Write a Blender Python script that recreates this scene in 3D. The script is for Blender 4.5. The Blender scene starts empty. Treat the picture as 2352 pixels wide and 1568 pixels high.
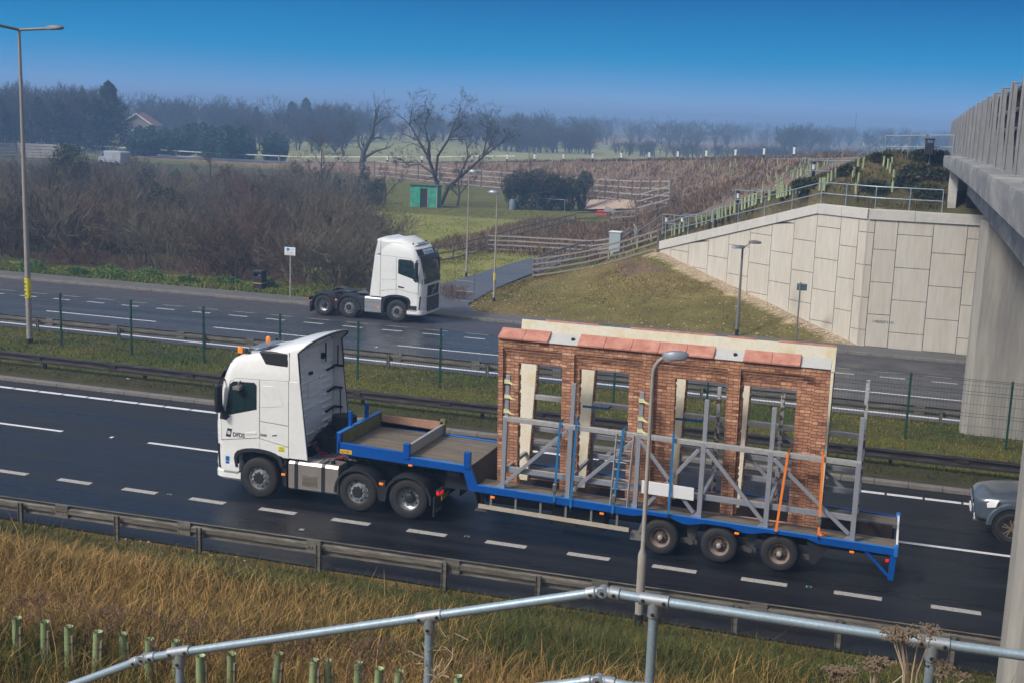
import bpy, math, random
import numpy as np
from mathutils import Vector, Matrix
R=math.radians
sc=bpy.context.scene
C=sc.collection
# ------------------------------------------------------------------ camera
PITCH,YAW,ROLL,CAMZ,FPX=R(10.3736),R(17.672),R(2.0838),9.923,2843.9
def basis():
    f=Vector((-math.sin(YAW)*math.cos(PITCH),math.cos(YAW)*math.cos(PITCH),-math.sin(PITCH)))
    r=Vector((math.cos(YAW),math.sin(YAW),0)); u=r.cross(f)
    c,s=math.cos(ROLL),math.sin(ROLL)
    return c*r+s*u, -s*r+c*u, f
RT,UP,FW=basis()
cam=bpy.data.objects.new('camera',bpy.data.cameras.new('camera')); C.objects.link(cam)
m=Matrix.Identity(4)
for i in range(3): m[i][0],m[i][1],m[i][2]=RT[i],UP[i],-FW[i]
m[2][3]=CAMZ
cam.matrix_world=m
cam.data.sensor_width=36; cam.data.lens=36*FPX/2352; cam.data.clip_end=8000; cam.data.clip_start=.2
sc.camera=cam
# ------------------------------------------------------------------ world, sun, exposure
SUN_EL,SUN_AZ=R(44),R(-140)          # azimuth measured from +Y, clockwise positive
w=bpy.data.worlds.new("World"); sc.world=w; w.use_nodes=True
nt=w.node_tree; N=nt.nodes; L=nt.links
bg=N['Background']; bg.inputs[1].default_value=.10
sky=N.new('ShaderNodeTexSky'); sky.sky_type='NISHITA'; sky.sun_disc=False
sky.sun_elevation=SUN_EL; sky.sun_rotation=SUN_AZ; sky.dust_density=4; sky.air_density=1
hs=N.new('ShaderNodeHueSaturation'); hs.inputs['Saturation'].default_value=.35; hs.inputs['Value'].default_value=1.55
L.new(sky.outputs[0],hs.inputs['Color'])
tc=N.new('ShaderNodeTexCoord'); sp=N.new('ShaderNodeSeparateXYZ'); L.new(tc.outputs['Generated'],sp.inputs[0])
# low band of slate blue cloud: colour by height above the horizon
mr=N.new('ShaderNodeMapRange'); mr.inputs['From Min'].default_value=-.02; mr.inputs['From Max'].default_value=.18
L.new(sp.outputs['Z'],mr.inputs['Value'])
nz=N.new('ShaderNodeTexNoise'); nz.inputs['Scale'].default_value=2.2; nz.inputs['Detail'].default_value=3
mp=N.new('ShaderNodeMapping'); mp.inputs['Scale'].default_value=(1,1,5); L.new(tc.outputs['Generated'],mp.inputs[0]); L.new(mp.outputs[0],nz.inputs[0])
ad=N.new('ShaderNodeMath'); ad.operation='MULTIPLY_ADD'; ad.inputs[1].default_value=.12; ad.inputs[2].default_value=-.06
L.new(nz.outputs[0],ad.inputs[0]); a2=N.new('ShaderNodeMath'); a2.operation='ADD'; L.new(mr.outputs[0],a2.inputs[0]); L.new(ad.outputs[0],a2.inputs[1])
cr=N.new('ShaderNodeValToRGB'); L.new(a2.outputs[0],cr.inputs[0])
el=cr.color_ramp.elements
stops=[(0,(.33,.51,.82)),(.11,(.29,.49,.84)),(.20,(.12,.37,.73)),(.28,(.03,.30,.64)),(.34,(0,.27,.60)),(.57,(0,.145,.42)),(1,(0,.12,.36))]
el[0].position=0; el[1].position=1
for p,c in stops[1:-1]: el.new(p)
for e,(p,c) in zip(el,stops): e.position=p; e.color=(*c,1)
vm=N.new('ShaderNodeVectorMath'); vm.operation='SCALE'; vm.inputs['Scale'].default_value=10; L.new(cr.outputs[0],vm.inputs[0])
mr2=N.new('ShaderNodeMapRange'); mr2.interpolation_type='SMOOTHSTEP'; mr2.inputs['From Min'].default_value=.17; mr2.inputs['From Max'].default_value=.50
L.new(sp.outputs['Z'],mr2.inputs['Value'])
mx=N.new('ShaderNodeMix'); mx.data_type='RGBA'; L.new(mr2.outputs[0],mx.inputs[0]); L.new(vm.outputs[0],mx.inputs[6]); L.new(hs.outputs[0],mx.inputs[7])
L.new(mx.outputs[2],bg.inputs[0])
sun=bpy.data.objects.new('sun',bpy.data.lights.new('sun','SUN')); C.objects.link(sun)
sun.data.energy=2.5; sun.data.angle=R(8); sun.data.color=(1,.95,.87)
sd=Vector((math.sin(SUN_AZ)*math.cos(SUN_EL),math.cos(SUN_AZ)*math.cos(SUN_EL),math.sin(SUN_EL)))
sun.rotation_euler=sd.to_track_quat('Z','Y').to_euler()
sc.view_settings.view_transform='Standard'; sc.view_settings.look='None'; sc.view_settings.gamma=1; sc.view_settings.exposure=0
sc.cycles.max_bounces=6; sc.cycles.volume_bounces=1; sc.cycles.transparent_max_bounces=8
# ------------------------------------------------------------------ helpers
def ray(px,py):
    return FW+((px-1176)/FPX)*RT-((py-784)/FPX)*UP
def onZ(px,py,z=0):
    d=ray(px,py); return Vector((0,0,CAMZ))+d*((z-CAMZ)/d.z)
def onY(px,py,y):
    d=ray(px,py); return Vector((0,0,CAMZ))+d*(y/d.y)
def onP(px,py,P,D):
    n=Vector((D[1],-D[0],0)); d=ray(px,py); o=Vector((0,0,CAMZ))
    return o+d*((Vector((P[0],P[1],0))-o).dot(n)/d.dot(n))
class MB:
    def __init__(s): s.v=[]; s.f=[]; s.mi=[]; s.cur=0
    def add(s,vs,fs):
        b=len(s.v); s.v+= [tuple(x) for x in vs]; s.f+=[tuple(i+b for i in f) for f in fs]; s.mi+=[s.cur]*len(fs)
    def box(s,x0,x1,y0,y1,z0,z1):
        s.add([(x,y,z) for z in (z0,z1) for y in (y0,y1) for x in (x0,x1)],[(0,2,3,1),(4,5,7,6),(0,1,5,4),(2,6,7,3),(0,4,6,2),(1,3,7,5)])
    def beam(s,p,q,w,h,up=(0,0,1)):
        p=Vector(p);q=Vector(q);d=(q-p).normalized();up=Vector(up)
        a=d.cross(up)
        if a.length<1e-4: a=d.cross(Vector((0,1,0)))
        a.normalize(); b=a.cross(d); a=a*w/2;b=b*h/2
        s.add([e+i*a+j*b for e in (p,q) for j in (-1,1) for i in (-1,1)],[(0,2,3,1),(4,5,7,6),(0,1,5,4),(2,6,7,3),(0,4,6,2),(1,3,7,5)])
    def tube(s,path,r,n=8,caps=True):
        path=[Vector(p) for p in path]; rs=r if isinstance(r,(list,tuple)) else [r]*len(path)
        vs=[];prev=None
        for i,p in enumerate(path):
            d=(path[min(i+1,len(path)-1)]-path[max(i-1,0)]).normalized()
            if prev is None:
                a=d.cross(Vector((0,0,1)))
                if a.length<1e-3: a=d.cross(Vector((0,1,0)))
            else: a=prev-d*prev.dot(d)
            a.normalize(); prev=a; b=d.cross(a)
            for k in range(n):
                t=2*math.pi*k/n; vs.append(p+(a*math.cos(t)+b*math.sin(t))*rs[i])
        fs=[(i*n+k,i*n+(k+1)%n,(i+1)*n+(k+1)%n,(i+1)*n+k) for i in range(len(path)-1) for k in range(n)]
        if caps: fs+=[tuple(range(n-1,-1,-1)),tuple((len(path)-1)*n+k for k in range(n))]
        s.add(vs,fs)
    def prism(s,poly,ax,a,b):
        f={'y':lambda u,v,t:(u,t,v),'x':lambda u,v,t:(t,u,v),'z':lambda u,v,t:(u,v,t)}[ax]
        n=len(poly); s.add([f(u,v,a) for u,v in poly]+[f(u,v,b) for u,v in poly],
            [tuple(range(n)),tuple(range(2*n-1,n-1,-1))]+[(i,(i+1)%n+0,(i+1)%n+n,i+n)[::-1] for i in range(n)])
    def lathe(s,prof,c=(0,0,0),ax='y',n=32):
        vs=[]
        for r,t in prof:
            for k in range(n):
                a=2*math.pi*k/n; u,v=r*math.cos(a),r*math.sin(a)
                vs.append({'y':(c[0]+u,c[1]+t,c[2]+v),'z':(c[0]+u,c[1]+v,c[2]+t),'x':(c[0]+t,c[1]+u,c[2]+v)}[ax])
        s.add(vs,[(i*n+k,i*n+(k+1)%n,(i+1)*n+(k+1)%n,(i+1)*n+k) for i in range(len(prof)-1) for k in range(n)])
    def grid(s,rows,close=False):
        n=len(rows[0]); 
        s.add([p for r in rows for p in r],[(i*n+k,i*n+(k+1)%n,(i+1)*n+(k+1)%n,(i+1)*n+k) for i in range(len(rows)-1) for k in range(n if close else n-1)])
    def build(s,name,mat,parent=None,world=False,bevel=0,smooth=35,solid=0,fix=True):
        me=bpy.data.meshes.new(name)
        off=parent.location if (world and parent is not None) else Vector((0,0,0))
        me.from_pydata([(x-off[0],y-off[1],z-off[2]) for x,y,z in s.v],[],s.f)
        for mm in (mat if isinstance(mat,(list,tuple)) else [mat]): me.materials.append(mm)
        if isinstance(mat,(list,tuple)): me.polygons.foreach_set('material_index',s.mi)
        if fix:
            import bmesh
            bm=bmesh.new(); bm.from_mesh(me); bmesh.ops.recalc_face_normals(bm,faces=bm.faces); bm.to_mesh(me); bm.free()
        if smooth:
            me.polygons.foreach_set('use_smooth',[True]*len(me.polygons)); me.set_sharp_from_angle(angle=R(smooth))
        o=bpy.data.objects.new(name,me); C.objects.link(o)
        if parent is not None: o.parent=parent
        if solid: 
            md=o.modifiers.new('s','SOLIDIFY'); md.thickness=solid; md.offset=0
            if smooth: me_=o.modifiers.new('e','EDGE_SPLIT'); me_.split_angle=R(smooth); me_.use_edge_sharp=False
        if bevel:
            md=o.modifiers.new('b','BEVEL'); md.width=bevel; md.segments=2; md.limit_method='ANGLE'; md.angle_limit=R(40)
        return o
def tag(o,label,cat,group=None,kind=None):
    if label: o['label']=label
    if cat: o['category']=cat
    if group: o['group']=group
    if kind: o['kind']=kind
    return o
def thing(name,label,cat,loc=(0,0,0),rz=0,group=None):
    o=bpy.data.objects.new(name,None); C.objects.link(o); o.empty_display_size=.2
    o.location=loc; o.rotation_euler=(0,0,rz); return tag(o,label,cat,group)
def dup(r,loc,rz=None,label=None,scale=None,group=None,parent=None):
    c=r.copy(); C.objects.link(c)
    if parent is None:
        c.location=loc
        if rz is not None: c.rotation_euler=(0,0,rz)
        if scale is not None: c.scale=scale if hasattr(scale,'__len__') else (scale,)*3
        if label: c['label']=label
        if group: c['group']=group
    else: c.parent=parent
    for ch in list(r.children):
        dup(ch,None,parent=c)
    return c
def text(body,name,mat,parent,loc,rot,size,ext=.003,align='LEFT',xs=1,bold=0,shear=0):
    cu=bpy.data.curves.new(name,'FONT'); cu.body=body; cu.size=size; cu.extrude=ext; cu.align_x=align; cu.offset=bold; cu.shear=shear
    t=bpy.data.objects.new(name,cu); C.objects.link(t)
    me=bpy.data.meshes.new_from_object(t.evaluated_get(bpy.context.evaluated_depsgraph_get()))
    bpy.data.objects.remove(t); bpy.data.curves.remove(cu)
    me.materials.clear(); me.materials.append(mat)
    o=bpy.data.objects.new(name,me); C.objects.link(o); o.parent=parent; o.location=loc; o.rotation_euler=rot; o.scale=(xs,1,1)
    return o
# ------------------------------------------------------------------ materials
def mat(name,col,rough=.6,metal=0,var=.12,scale=4,bump=0,bscale=None,col2=None,mix=(.45,.65),spec=.5,coat=0,emit=0,stretch=None,coords='Object',rvar=0,attr=None):
    m=bpy.data.materials.new(name); m.use_nodes=True; nt=m.node_tree; N=nt.nodes; L=nt.links; b=N['Principled BSDF']
    b.inputs['Roughness'].default_value=rough; b.inputs['Metallic'].default_value=metal; b.inputs['Specular IOR Level'].default_value=spec
    b.inputs['Coat Weight'].default_value=coat; b.inputs['Coat Roughness'].default_value=.08
    tc=N.new('ShaderNodeTexCoord')
    if coords=='World':
        g=N.new('ShaderNodeNewGeometry'); src=g.outputs['Position']
    else: src=tc.outputs['Object']
    raw=src
    if stretch:
        mp=N.new('ShaderNodeMapping'); mp.inputs['Scale'].default_value=stretch; L.new(src,mp.inputs[0]); src=mp.outputs[0]
    nz=N.new('ShaderNodeTexNoise'); nz.inputs['Scale'].default_value=scale; nz.inputs['Detail'].default_value=6; nz.inputs['Roughness'].default_value=.6; L.new(src,nz.inputs[0])
    c1=tuple(col); 
    base=None
    if attr:
        at=N.new('ShaderNodeAttribute'); at.attribute_name=attr; base=at.outputs['Color']
    if col2 is not None:
        mr=N.new('ShaderNodeMapRange'); mr.inputs['From Min'].default_value=mix[0]; mr.inputs['From Max'].default_value=mix[1]; L.new(nz.outputs[0],mr.inputs[0])
        mx=N.new('ShaderNodeMix'); mx.data_type='RGBA'; L.new(mr.outputs[0],mx.inputs[0]); mx.inputs[6].default_value=(*c1,1); mx.inputs[7].default_value=(*col2,1); base=mx.outputs[2]
    n2=N.new('ShaderNodeTexNoise'); n2.inputs['Scale'].default_value=scale*5.3; n2.inputs['Detail'].default_value=4; L.new(src,n2.inputs[0])
    mr=N.new('ShaderNodeMapRange'); mr.inputs['From Min'].default_value=.3; mr.inputs['From Max'].default_value=.7; mr.inputs['To Min'].default_value=1-var; mr.inputs['To Max'].default_value=1+var
    av=N.new('ShaderNodeMath'); av.operation='MULTIPLY_ADD'; av.inputs[1].default_value=.5; 
    hv=N.new('ShaderNodeMath'); hv.operation='MULTIPLY'; hv.inputs[1].default_value=.5; L.new(nz.outputs[0],hv.inputs[0]); L.new(n2.outputs[0],av.inputs[0]); L.new(hv.outputs[0],av.inputs[2])
    L.new(av.outputs[0],mr.inputs[0])
    vm=N.new('ShaderNodeVectorMath'); vm.operation='SCALE'
    if base is None: vm.inputs[0].default_value=c1
    else: L.new(base,vm.inputs[0])
    L.new(mr.outputs[0],vm.inputs['Scale']); L.new(vm.outputs[0],b.inputs['Base Color'])
    if rvar:
        r2=N.new('ShaderNodeMapRange'); r2.inputs['From Min'].default_value=.35; r2.inputs['From Max'].default_value=.65; r2.inputs['To Min'].default_value=max(.05,rough-rvar); r2.inputs['To Max'].default_value=min(1,rough+rvar); L.new(nz.outputs[0],r2.inputs[0]); L.new(r2.outputs[0],b.inputs['Roughness'])
    if bump:
        bp=N.new('ShaderNodeBump'); bp.inputs['Strength'].default_value=1; bp.inputs['Distance'].default_value=bump
        n3=N.new('ShaderNodeTexNoise'); n3.inputs['Scale'].default_value=bscale or scale*8; n3.inputs['Detail'].default_value=4; L.new(raw,n3.inputs[0]); L.new(n3.outputs[0],bp.inputs['Height']); L.new(bp.outputs[0],b.inputs['Normal'])
    if emit:
        b.inputs['Emission Color'].default_value=(*c1,1); b.inputs['Emission Strength'].default_value=emit
    return m
M={}
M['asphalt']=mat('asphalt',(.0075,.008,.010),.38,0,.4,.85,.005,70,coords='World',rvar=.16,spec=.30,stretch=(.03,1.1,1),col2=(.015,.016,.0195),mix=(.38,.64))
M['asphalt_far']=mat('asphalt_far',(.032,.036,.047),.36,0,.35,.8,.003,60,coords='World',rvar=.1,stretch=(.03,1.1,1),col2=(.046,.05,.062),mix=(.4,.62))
M['layby']=mat('layby',(.055,.05,.056),.5,0,.25,.5,.003,60,coords='World',col2=(.04,.042,.052),rvar=.15)
M['pavement']=mat('pavement',(.10,.098,.095),.75,0,.25,.6,.004,40,coords='World')
M['path']=mat('path',(.085,.09,.105),.45,0,.2,.6,.003,40,coords='World',rvar=.1)
M['kerb']=mat('kerb',(.17,.155,.14),.8,0,.3,2,.004,30,coords='World')
M['paint']=mat('road_paint',(.66,.66,.68),.6,0,.2,9,coords='World',col2=(.30,.30,.31),mix=(.56,.72))
M['worn']=mat('worn_road_paint',(.40,.38,.36),.65,0,.5,16,coords='World',col2=(.10,.10,.10),mix=(.50,.66))
M['concrete']=mat('concrete',(.27,.255,.235),.8,0,.22,1.1,.004,20,coords='World',stretch=(1.5,1.5,.16),col2=(.35,.33,.29),mix=(.38,.68))
M['concrete2']=mat('pale_concrete',(.52,.50,.46),.8,0,.12,.9,.004,20,coords='World')
M['panel']=mat('wall_panel',(.56,.52,.45),.8,0,.16,.9,.003,25,coords='World',stretch=(1.5,1.5,.2),col2=(.45,.40,.33),mix=(.42,.74))
M['joint']=mat('joint',(.13,.11,.09),.9)
M['deckconc']=mat('deck_concrete',(.20,.205,.215),.75,0,.3,1.0,.004,12,coords='World',stretch=(1,.5,1.4),col2=(.30,.295,.28))
M['galv']=mat('galvanised',(.27,.345,.40),.45,.35,.22,14,.0006,120)
M['galvd']=mat('weathered_galvanised',(.17,.155,.13),.55,.5,.35,3,coords='World',col2=(.25,.23,.2),stretch=(.5,1,5))
M['galvk']=mat('dark_galvanised',(.062,.054,.052),.45,.5,.3,3,coords='World',col2=(.09,.08,.076),stretch=(.5,1,5))
M['parapet']=mat('parapet_grey',(.25,.25,.255),.6,.2,.2,2,stretch=(1,1,.4))
M['galvp']=mat('matt_galvanised',(.36,.36,.36),.6,.3,.15,5)
M['green']=mat('green_coat',(.006,.055,.04),.45,0,.15)
M['wire']=mat('dark_wire',(.02,.035,.035),.6)
M['lampgrey']=mat('lamp_column',(.33,.30,.265),.6,.1,.18,4,stretch=(1,1,.3))
M['lampdark']=mat('lamp_column_dark',(.17,.165,.155),.6,.1,.18,4,stretch=(1,1,.3))
M['lantern']=mat('lantern',(.20,.225,.26),.35,.2,.1)
M['dark']=mat('dark_plastic',(.018,.019,.023),.5,0,.2)
M['black']=mat('black_rubber',(.012,.012,.013),.7,0,.25)
M['hanger']=mat('dirty_running_gear',(.075,.07,.066),.75,.1,.35,6)
M['tyre']=mat('tyre',(.019,.017,.017),.8,0,.3,6,.002,60)
M['white']=mat('white_truck_paint',(.80,.805,.785),.30,0,.05,1.5,coat=.4,col2=(.72,.715,.69),mix=(.5,.8))
M['white2']=mat('white_back_wall',(.80,.81,.82),.4,0,.08,2)
M['glass']=mat('dark_glass',(.012,.03,.032),.06,0,.3,1.5,spec=.8)
M['steel']=mat('steel_rim',(.42,.43,.45),.35,.6,.2,10)
M['alloy']=mat('alloy_tank',(.46,.42,.38),.42,.75,.15,3,stretch=(6,1,1))
M['rust']=mat('rusty_hub',(.10,.06,.04),.75,.2,.4,18,col2=(.17,.13,.10))
M['rimdirty']=mat('dirty_rim',(.26,.21,.18),.65,.2,.3,10)
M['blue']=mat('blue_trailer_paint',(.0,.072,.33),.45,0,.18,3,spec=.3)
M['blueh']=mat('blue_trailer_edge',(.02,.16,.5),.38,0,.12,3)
M['wood']=mat('deck_wood',(.13,.105,.075),.8,0,.35,2.2,.004,10,stretch=(.6,8,1),col2=(.18,.15,.115))
M['decksteel']=mat('deck_steel',(.17,.165,.17),.6,.4,.25,3)
M['rustplate']=mat('rusty_plate',(.05,.032,.025),.75,.2,.5,2,col2=(.025,.02,.02))
M['mossboard']=mat('mossy_board',(.17,.16,.045),.8,0,.3,5,col2=(.10,.085,.03))
M['pinkboard']=mat('pink_board',(.36,.20,.14),.8,0,.2,4)
M['frame']=mat('grey_steel_frame',(.31,.32,.36),.5,.3,.12,5)
M['framerail']=mat('frame_top_rail',(.40,.39,.39),.55,.25,.25,9)
M['rustpost']=mat('rusty_white_post',(.46,.48,.5),.6,.1,.2,7,col2=(.12,.06,.04),mix=(.5,.56))
M['cream']=mat('insulation',(.70,.65,.53),.9,0,.10,2.2,.004,30,col2=(.60,.50,.30),mix=(.48,.75))
M['tile']=mat('clay_coping',(.42,.165,.115),.55,0,.15,2.5,col2=(.55,.28,.21),mix=(.4,.7))
M['tileslip']=mat('clay_edge',(.52,.27,.20),.7,0,.15,4)
M['cement']=mat('cement',(.44,.44,.43),.85,0,.1,5)
M['yellow']=mat('yellow_plate',(.75,.42,.02),.5,0,.05)
M['tape']=mat('yellow_tape',(.70,.66,.36),.6,0,.1)
M['ystick']=mat('yellow_sticker',(.78,.68,.01),.5,0,.05)
M['navy']=mat('navy_vinyl',(.012,.013,.04),.5)
M['skyb']=mat('blue_vinyl',(.01,.25,.62),.5)
M['strapb']=mat('blue_webbing',(.006,.13,.32),.7,0,.2,20)
M['strapo']=mat('orange_webbing',(.80,.20,.02),.7,0,.15,20)
M['amber']=mat('amber_lamp',(.9,.22,.005),.3,0,.1,emit=.35)
M['beacon']=mat('beacon_lens',(.9,.22,.01),.15,0,.1,emit=.45)
M['red']=mat('red_lamp',(.6,.01,.01),.3,0,.1,emit=.8)
M['redhose']=mat('red_hose',(.20,.012,.02),.4)
M['timber']=mat('fence_timber',(.21,.175,.145),.85,0,.3,6,coords='World')
M['timberd']=mat('fence_post_timber',(.14,.115,.095),.9,0,.3,6,coords='World')
M['timberl']=mat('pale_fence_timber',(.33,.30,.27),.85,0,.2,6,coords='World')
M['shedg']=mat('green_shed_paint',(.03,.30,.19),.7,0,.3,2,col2=(.07,.38,.22))
M['shelter']=mat('tree_shelter_plastic',(.38,.45,.24),.5,0,.12,6,stretch=(1,1,.4))
M['shelterd']=mat('tree_shelter_dull',(.36,.46,.24),.5,0,.12,6,stretch=(1,1,.4))
M['stake']=mat('stake',(.25,.20,.14),.9)
M['whitep']=mat('white_plastic',(.75,.75,.75),.5,0,.05)
M['cabinet']=mat('cabinet_grey',(.36,.42,.43),.5,0,.08)
M['signback']=mat('sign_back',(.10,.16,.17),.5,.2,.1)
M['suv']=mat('grey_blue_car_paint',(.115,.145,.18),.22,.45,.04,2,coat=.6)
M['bronze']=mat('bronze_wheel',(.34,.27,.19),.4,.6,.2,8)
M['lampw']=mat('lamp_glass',(.75,.75,.76),.12,0,.1,8,spec=.8)
M['van']=mat('van_paint',(.34,.36,.40),.4)
M['bark']=mat('bark',(.060,.052,.045),.9,0,.3,6)
M['twigo']=mat('olive_twigs',(.15,.125,.085),.9,0,.35,2)
M['twigd']=mat('dark_twigs',(.055,.045,.034),.9,0,.3,2)
M['twig']=mat('scrub_twigs',(.12,.092,.064),.9,0,.4,2,col2=(.078,.062,.046))
M['twigr']=mat('red_brown_twigs',(.15,.085,.06),.9,0,.35,2)
M['twigf']=mat('far_twigs',(.05,.042,.038),.9,0,.3,2)
M['ivy']=mat('ivy_leaves',(.028,.038,.017),.7,0,.5,3)
M['conifer']=mat('conifer_leaves',(.016,.030,.020),.8,0,.4,2)
M['shrubg']=mat('evergreen_leaves',(.028,.07,.040),.8,0,.4,2)
M['holly']=mat('dark_evergreen_leaves',(.035,.045,.018),.6,0,.5,3)
M['weed']=mat('weed_leaves',(.075,.15,.025),.7,0,.5,3)
M['deadstem']=mat('dry_stalks',(.42,.32,.22),.9,0,.25,5)
M['blade']=mat('grass_blades',(.2,.2,.1),.75,0,.15,2,attr='Col',coords='World',spec=.2)
M['stone']=mat('gravel_stones',(.45,.36,.24),.9,0,.3,8)
M['brickwall']=mat('house_brick',(.30,.24,.21),.9)
M['roof']=mat('roof_tile',(.25,.12,.10),.9)
# brick with running-bond courses: object X along, Z up
def brick_mat():
    m=bpy.data.materials.new('red_brick'); m.use_nodes=True; nt=m.node_tree; N=nt.nodes; L=nt.links; b=N['Principled BSDF']
    b.inputs['Roughness'].default_value=.85
    tc=N.new('ShaderNodeTexCoord'); sp=N.new('ShaderNodeSeparateXYZ'); L.new(tc.outputs['Object'],sp.inputs[0])
    ad=N.new('ShaderNodeMath'); ad.operation='ADD'; L.new(sp.outputs['X'],ad.inputs[0]); L.new(sp.outputs['Y'],ad.inputs[1])
    cb=N.new('ShaderNodeCombineXYZ'); L.new(ad.outputs[0],cb.inputs['X']); L.new(sp.outputs['Z'],cb.inputs['Y'])
    br=N.new('ShaderNodeTexBrick'); br.inputs['Scale'].default_value=1; br.inputs['Brick Width'].default_value=.225; br.inputs['Row Height'].default_value=.075
    br.inputs['Mortar Size'].default_value=.007; br.inputs['Mortar Smooth'].default_value=.2; br.inputs['Bias'].default_value=-.15
    br.inputs['Color1'].default_value=(.44,.205,.11,1); br.inputs['Color2'].default_value=(.54,.27,.155,1); br.inputs['Mortar'].default_value=(.13,.075,.055,1)
    L.new(cb.outputs[0],br.inputs[0])
    # a few burnt and a few pale bricks: white noise per brick cell
    def cell(mul,off):
        pass
    rw=N.new('ShaderNodeMath'); rw.operation='DIVIDE'; rw.inputs[1].default_value=.075; L.new(sp.outputs['Z'],rw.inputs[0])
    rf=N.new('ShaderNodeMath'); rf.operation='FLOOR'; L.new(rw.outputs[0],rf.inputs[0])
    md=N.new('ShaderNodeMath'); md.operation='MODULO'; md.inputs[1].default_value=2; L.new(rf.outputs[0],md.inputs[0])
    hx=N.new('ShaderNodeMath'); hx.operation='MULTIPLY_ADD'; hx.inputs[1].default_value=.1125; L.new(md.outputs[0],hx.inputs[0]); L.new(ad.outputs[0],hx.inputs[2])
    cx=N.new('ShaderNodeMath'); cx.operation='DIVIDE'; cx.inputs[1].default_value=.225; L.new(hx.outputs[0],cx.inputs[0])
    cf=N.new('ShaderNodeMath'); cf.operation='FLOOR'; L.new(cx.outputs[0],cf.inputs[0])
    c2=N.new('ShaderNodeCombineXYZ'); L.new(cf.outputs[0],c2.inputs[0]); L.new(rf.outputs[0],c2.inputs[1])
    wn=N.new('ShaderNodeTexWhiteNoise'); wn.noise_dimensions='2D'; L.new(c2.outputs[0],wn.inputs['Vector'])
    cr=N.new('ShaderNodeValToRGB'); cr.color_ramp.interpolation='CONSTANT'; L.new(wn.outputs['Value'],cr.inputs[0])
    e=cr.color_ramp.elements; e[0].position=0; e[0].color=(.55,.5,.52,1); e[1].position=.05; e[1].color=(.85,.83,.82,1)
    for p,c in ((.35,(1,1,1,1)),(.72,(1.15,1.15,1.12,1)),(.9,(1.45,1.6,1.75,1))):
        x=e.new(p); x.color=c
    mu=N.new('ShaderNodeMix'); mu.data_type='RGBA'; mu.blend_type='MULTIPLY'; mu.inputs[0].default_value=1; L.new(br.outputs['Color'],mu.inputs[6]); L.new(cr.outputs[0],mu.inputs[7])
    nz=N.new('ShaderNodeTexNoise'); nz.inputs['Scale'].default_value=25; L.new(tc.outputs['Object'],nz.inputs[0])
    mr=N.new('ShaderNodeMapRange'); mr.inputs['To Min'].default_value=.7; mr.inputs['To Max'].default_value=1.3; L.new(nz.outputs[0],mr.inputs[0])
    vs=N.new('ShaderNodeVectorMath'); vs.operation='SCALE'; L.new(mu.outputs[2],vs.inputs[0]); L.new(mr.outputs[0],vs.inputs['Scale']); L.new(vs.outputs[0],b.inputs['Base Color'])
    bp=N.new('ShaderNodeBump'); bp.inputs['Distance'].default_value=.008; bp.inputs['Strength'].default_value=1; bp.invert=True; L.new(br.outputs['Fac'],bp.inputs['Height']); L.new(bp.outputs[0],b.inputs['Normal'])
    return m
M['brick']=brick_mat()
# ------------------------------------------------------------------ terrain
EDGE=np.array([(-1.5,40,8.9),(-1.5,63.5,8.7),(-2.5,85,8.1),(-8.7,109,7.2),(-18,130,6.2),(-30,148,5.1),(-45,160,4.0),(-60,167,3.1),(-75,172,2.2),(-102,181,.7),(-140,190,.1),(-260,212,.05)],float)
WC=np.array([-1.9,58.]); WD=np.array([-.785,.62])/np.hypot(.785,.62)
def smooth(a,b,x):
    t=np.clip((x-a)/(b-a),0,1); return t*t*(3-2*t)
def vnoise(x,y,s,seed=0):
    x=np.asarray(x,float)/s+seed*17.3; y=np.asarray(y,float)/s+seed*5.1
    xi=np.floor(x);yi=np.floor(y);fx=x-xi;fy=y-yi;fx=fx*fx*(3-2*fx);fy=fy*fy*(3-2*fy)
    h=lambda a,b:np.modf(np.abs(np.sin(a*127.1+b*311.7+seed*7.7)*43758.5453))[0]
    return (h(xi,yi)*(1-fx)+h(xi+1,yi)*fx)*(1-fy)+(h(xi,yi+1)*(1-fx)+h(xi+1,yi+1)*fx)*fy
def emb(x,y):
    best=np.full(x.shape,1e9); bz=np.zeros(x.shape); sg=np.zeros(x.shape)
    for i in range(1,len(EDGE)-1):
        a=EDGE[i];b=EDGE[i+1];d=b[:2]-a[:2];l2=d@d
        t=np.clip(((x-a[0])*d[0]+(y-a[1])*d[1])/l2,0,1)
        px=a[0]+t*d[0];py=a[1]+t*d[1];D=np.hypot(x-px,y-py)
        s=(x-a[0])*d[1]-(y-a[1])*d[0]     # >0: right of travel = road side
        m=D<best-1e-9
        best=np.where(m,D,best);bz=np.where(m,a[2]+t*(b[2]-a[2]),bz);sg=np.where(m,s,sg)
    side=np.where(sg>0,np.maximum(0,best-9.5),best)
    # first stretch: rectangle start at Y=63.5
    dy=np.maximum(0,63.5-y); dx=np.maximum(0,np.maximum(-1.5-x,x-9)); first=8.7-.45*np.hypot(dx,dy)
    z=bz-.45*side
    return np.where(y<64.5,first,z)
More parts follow.
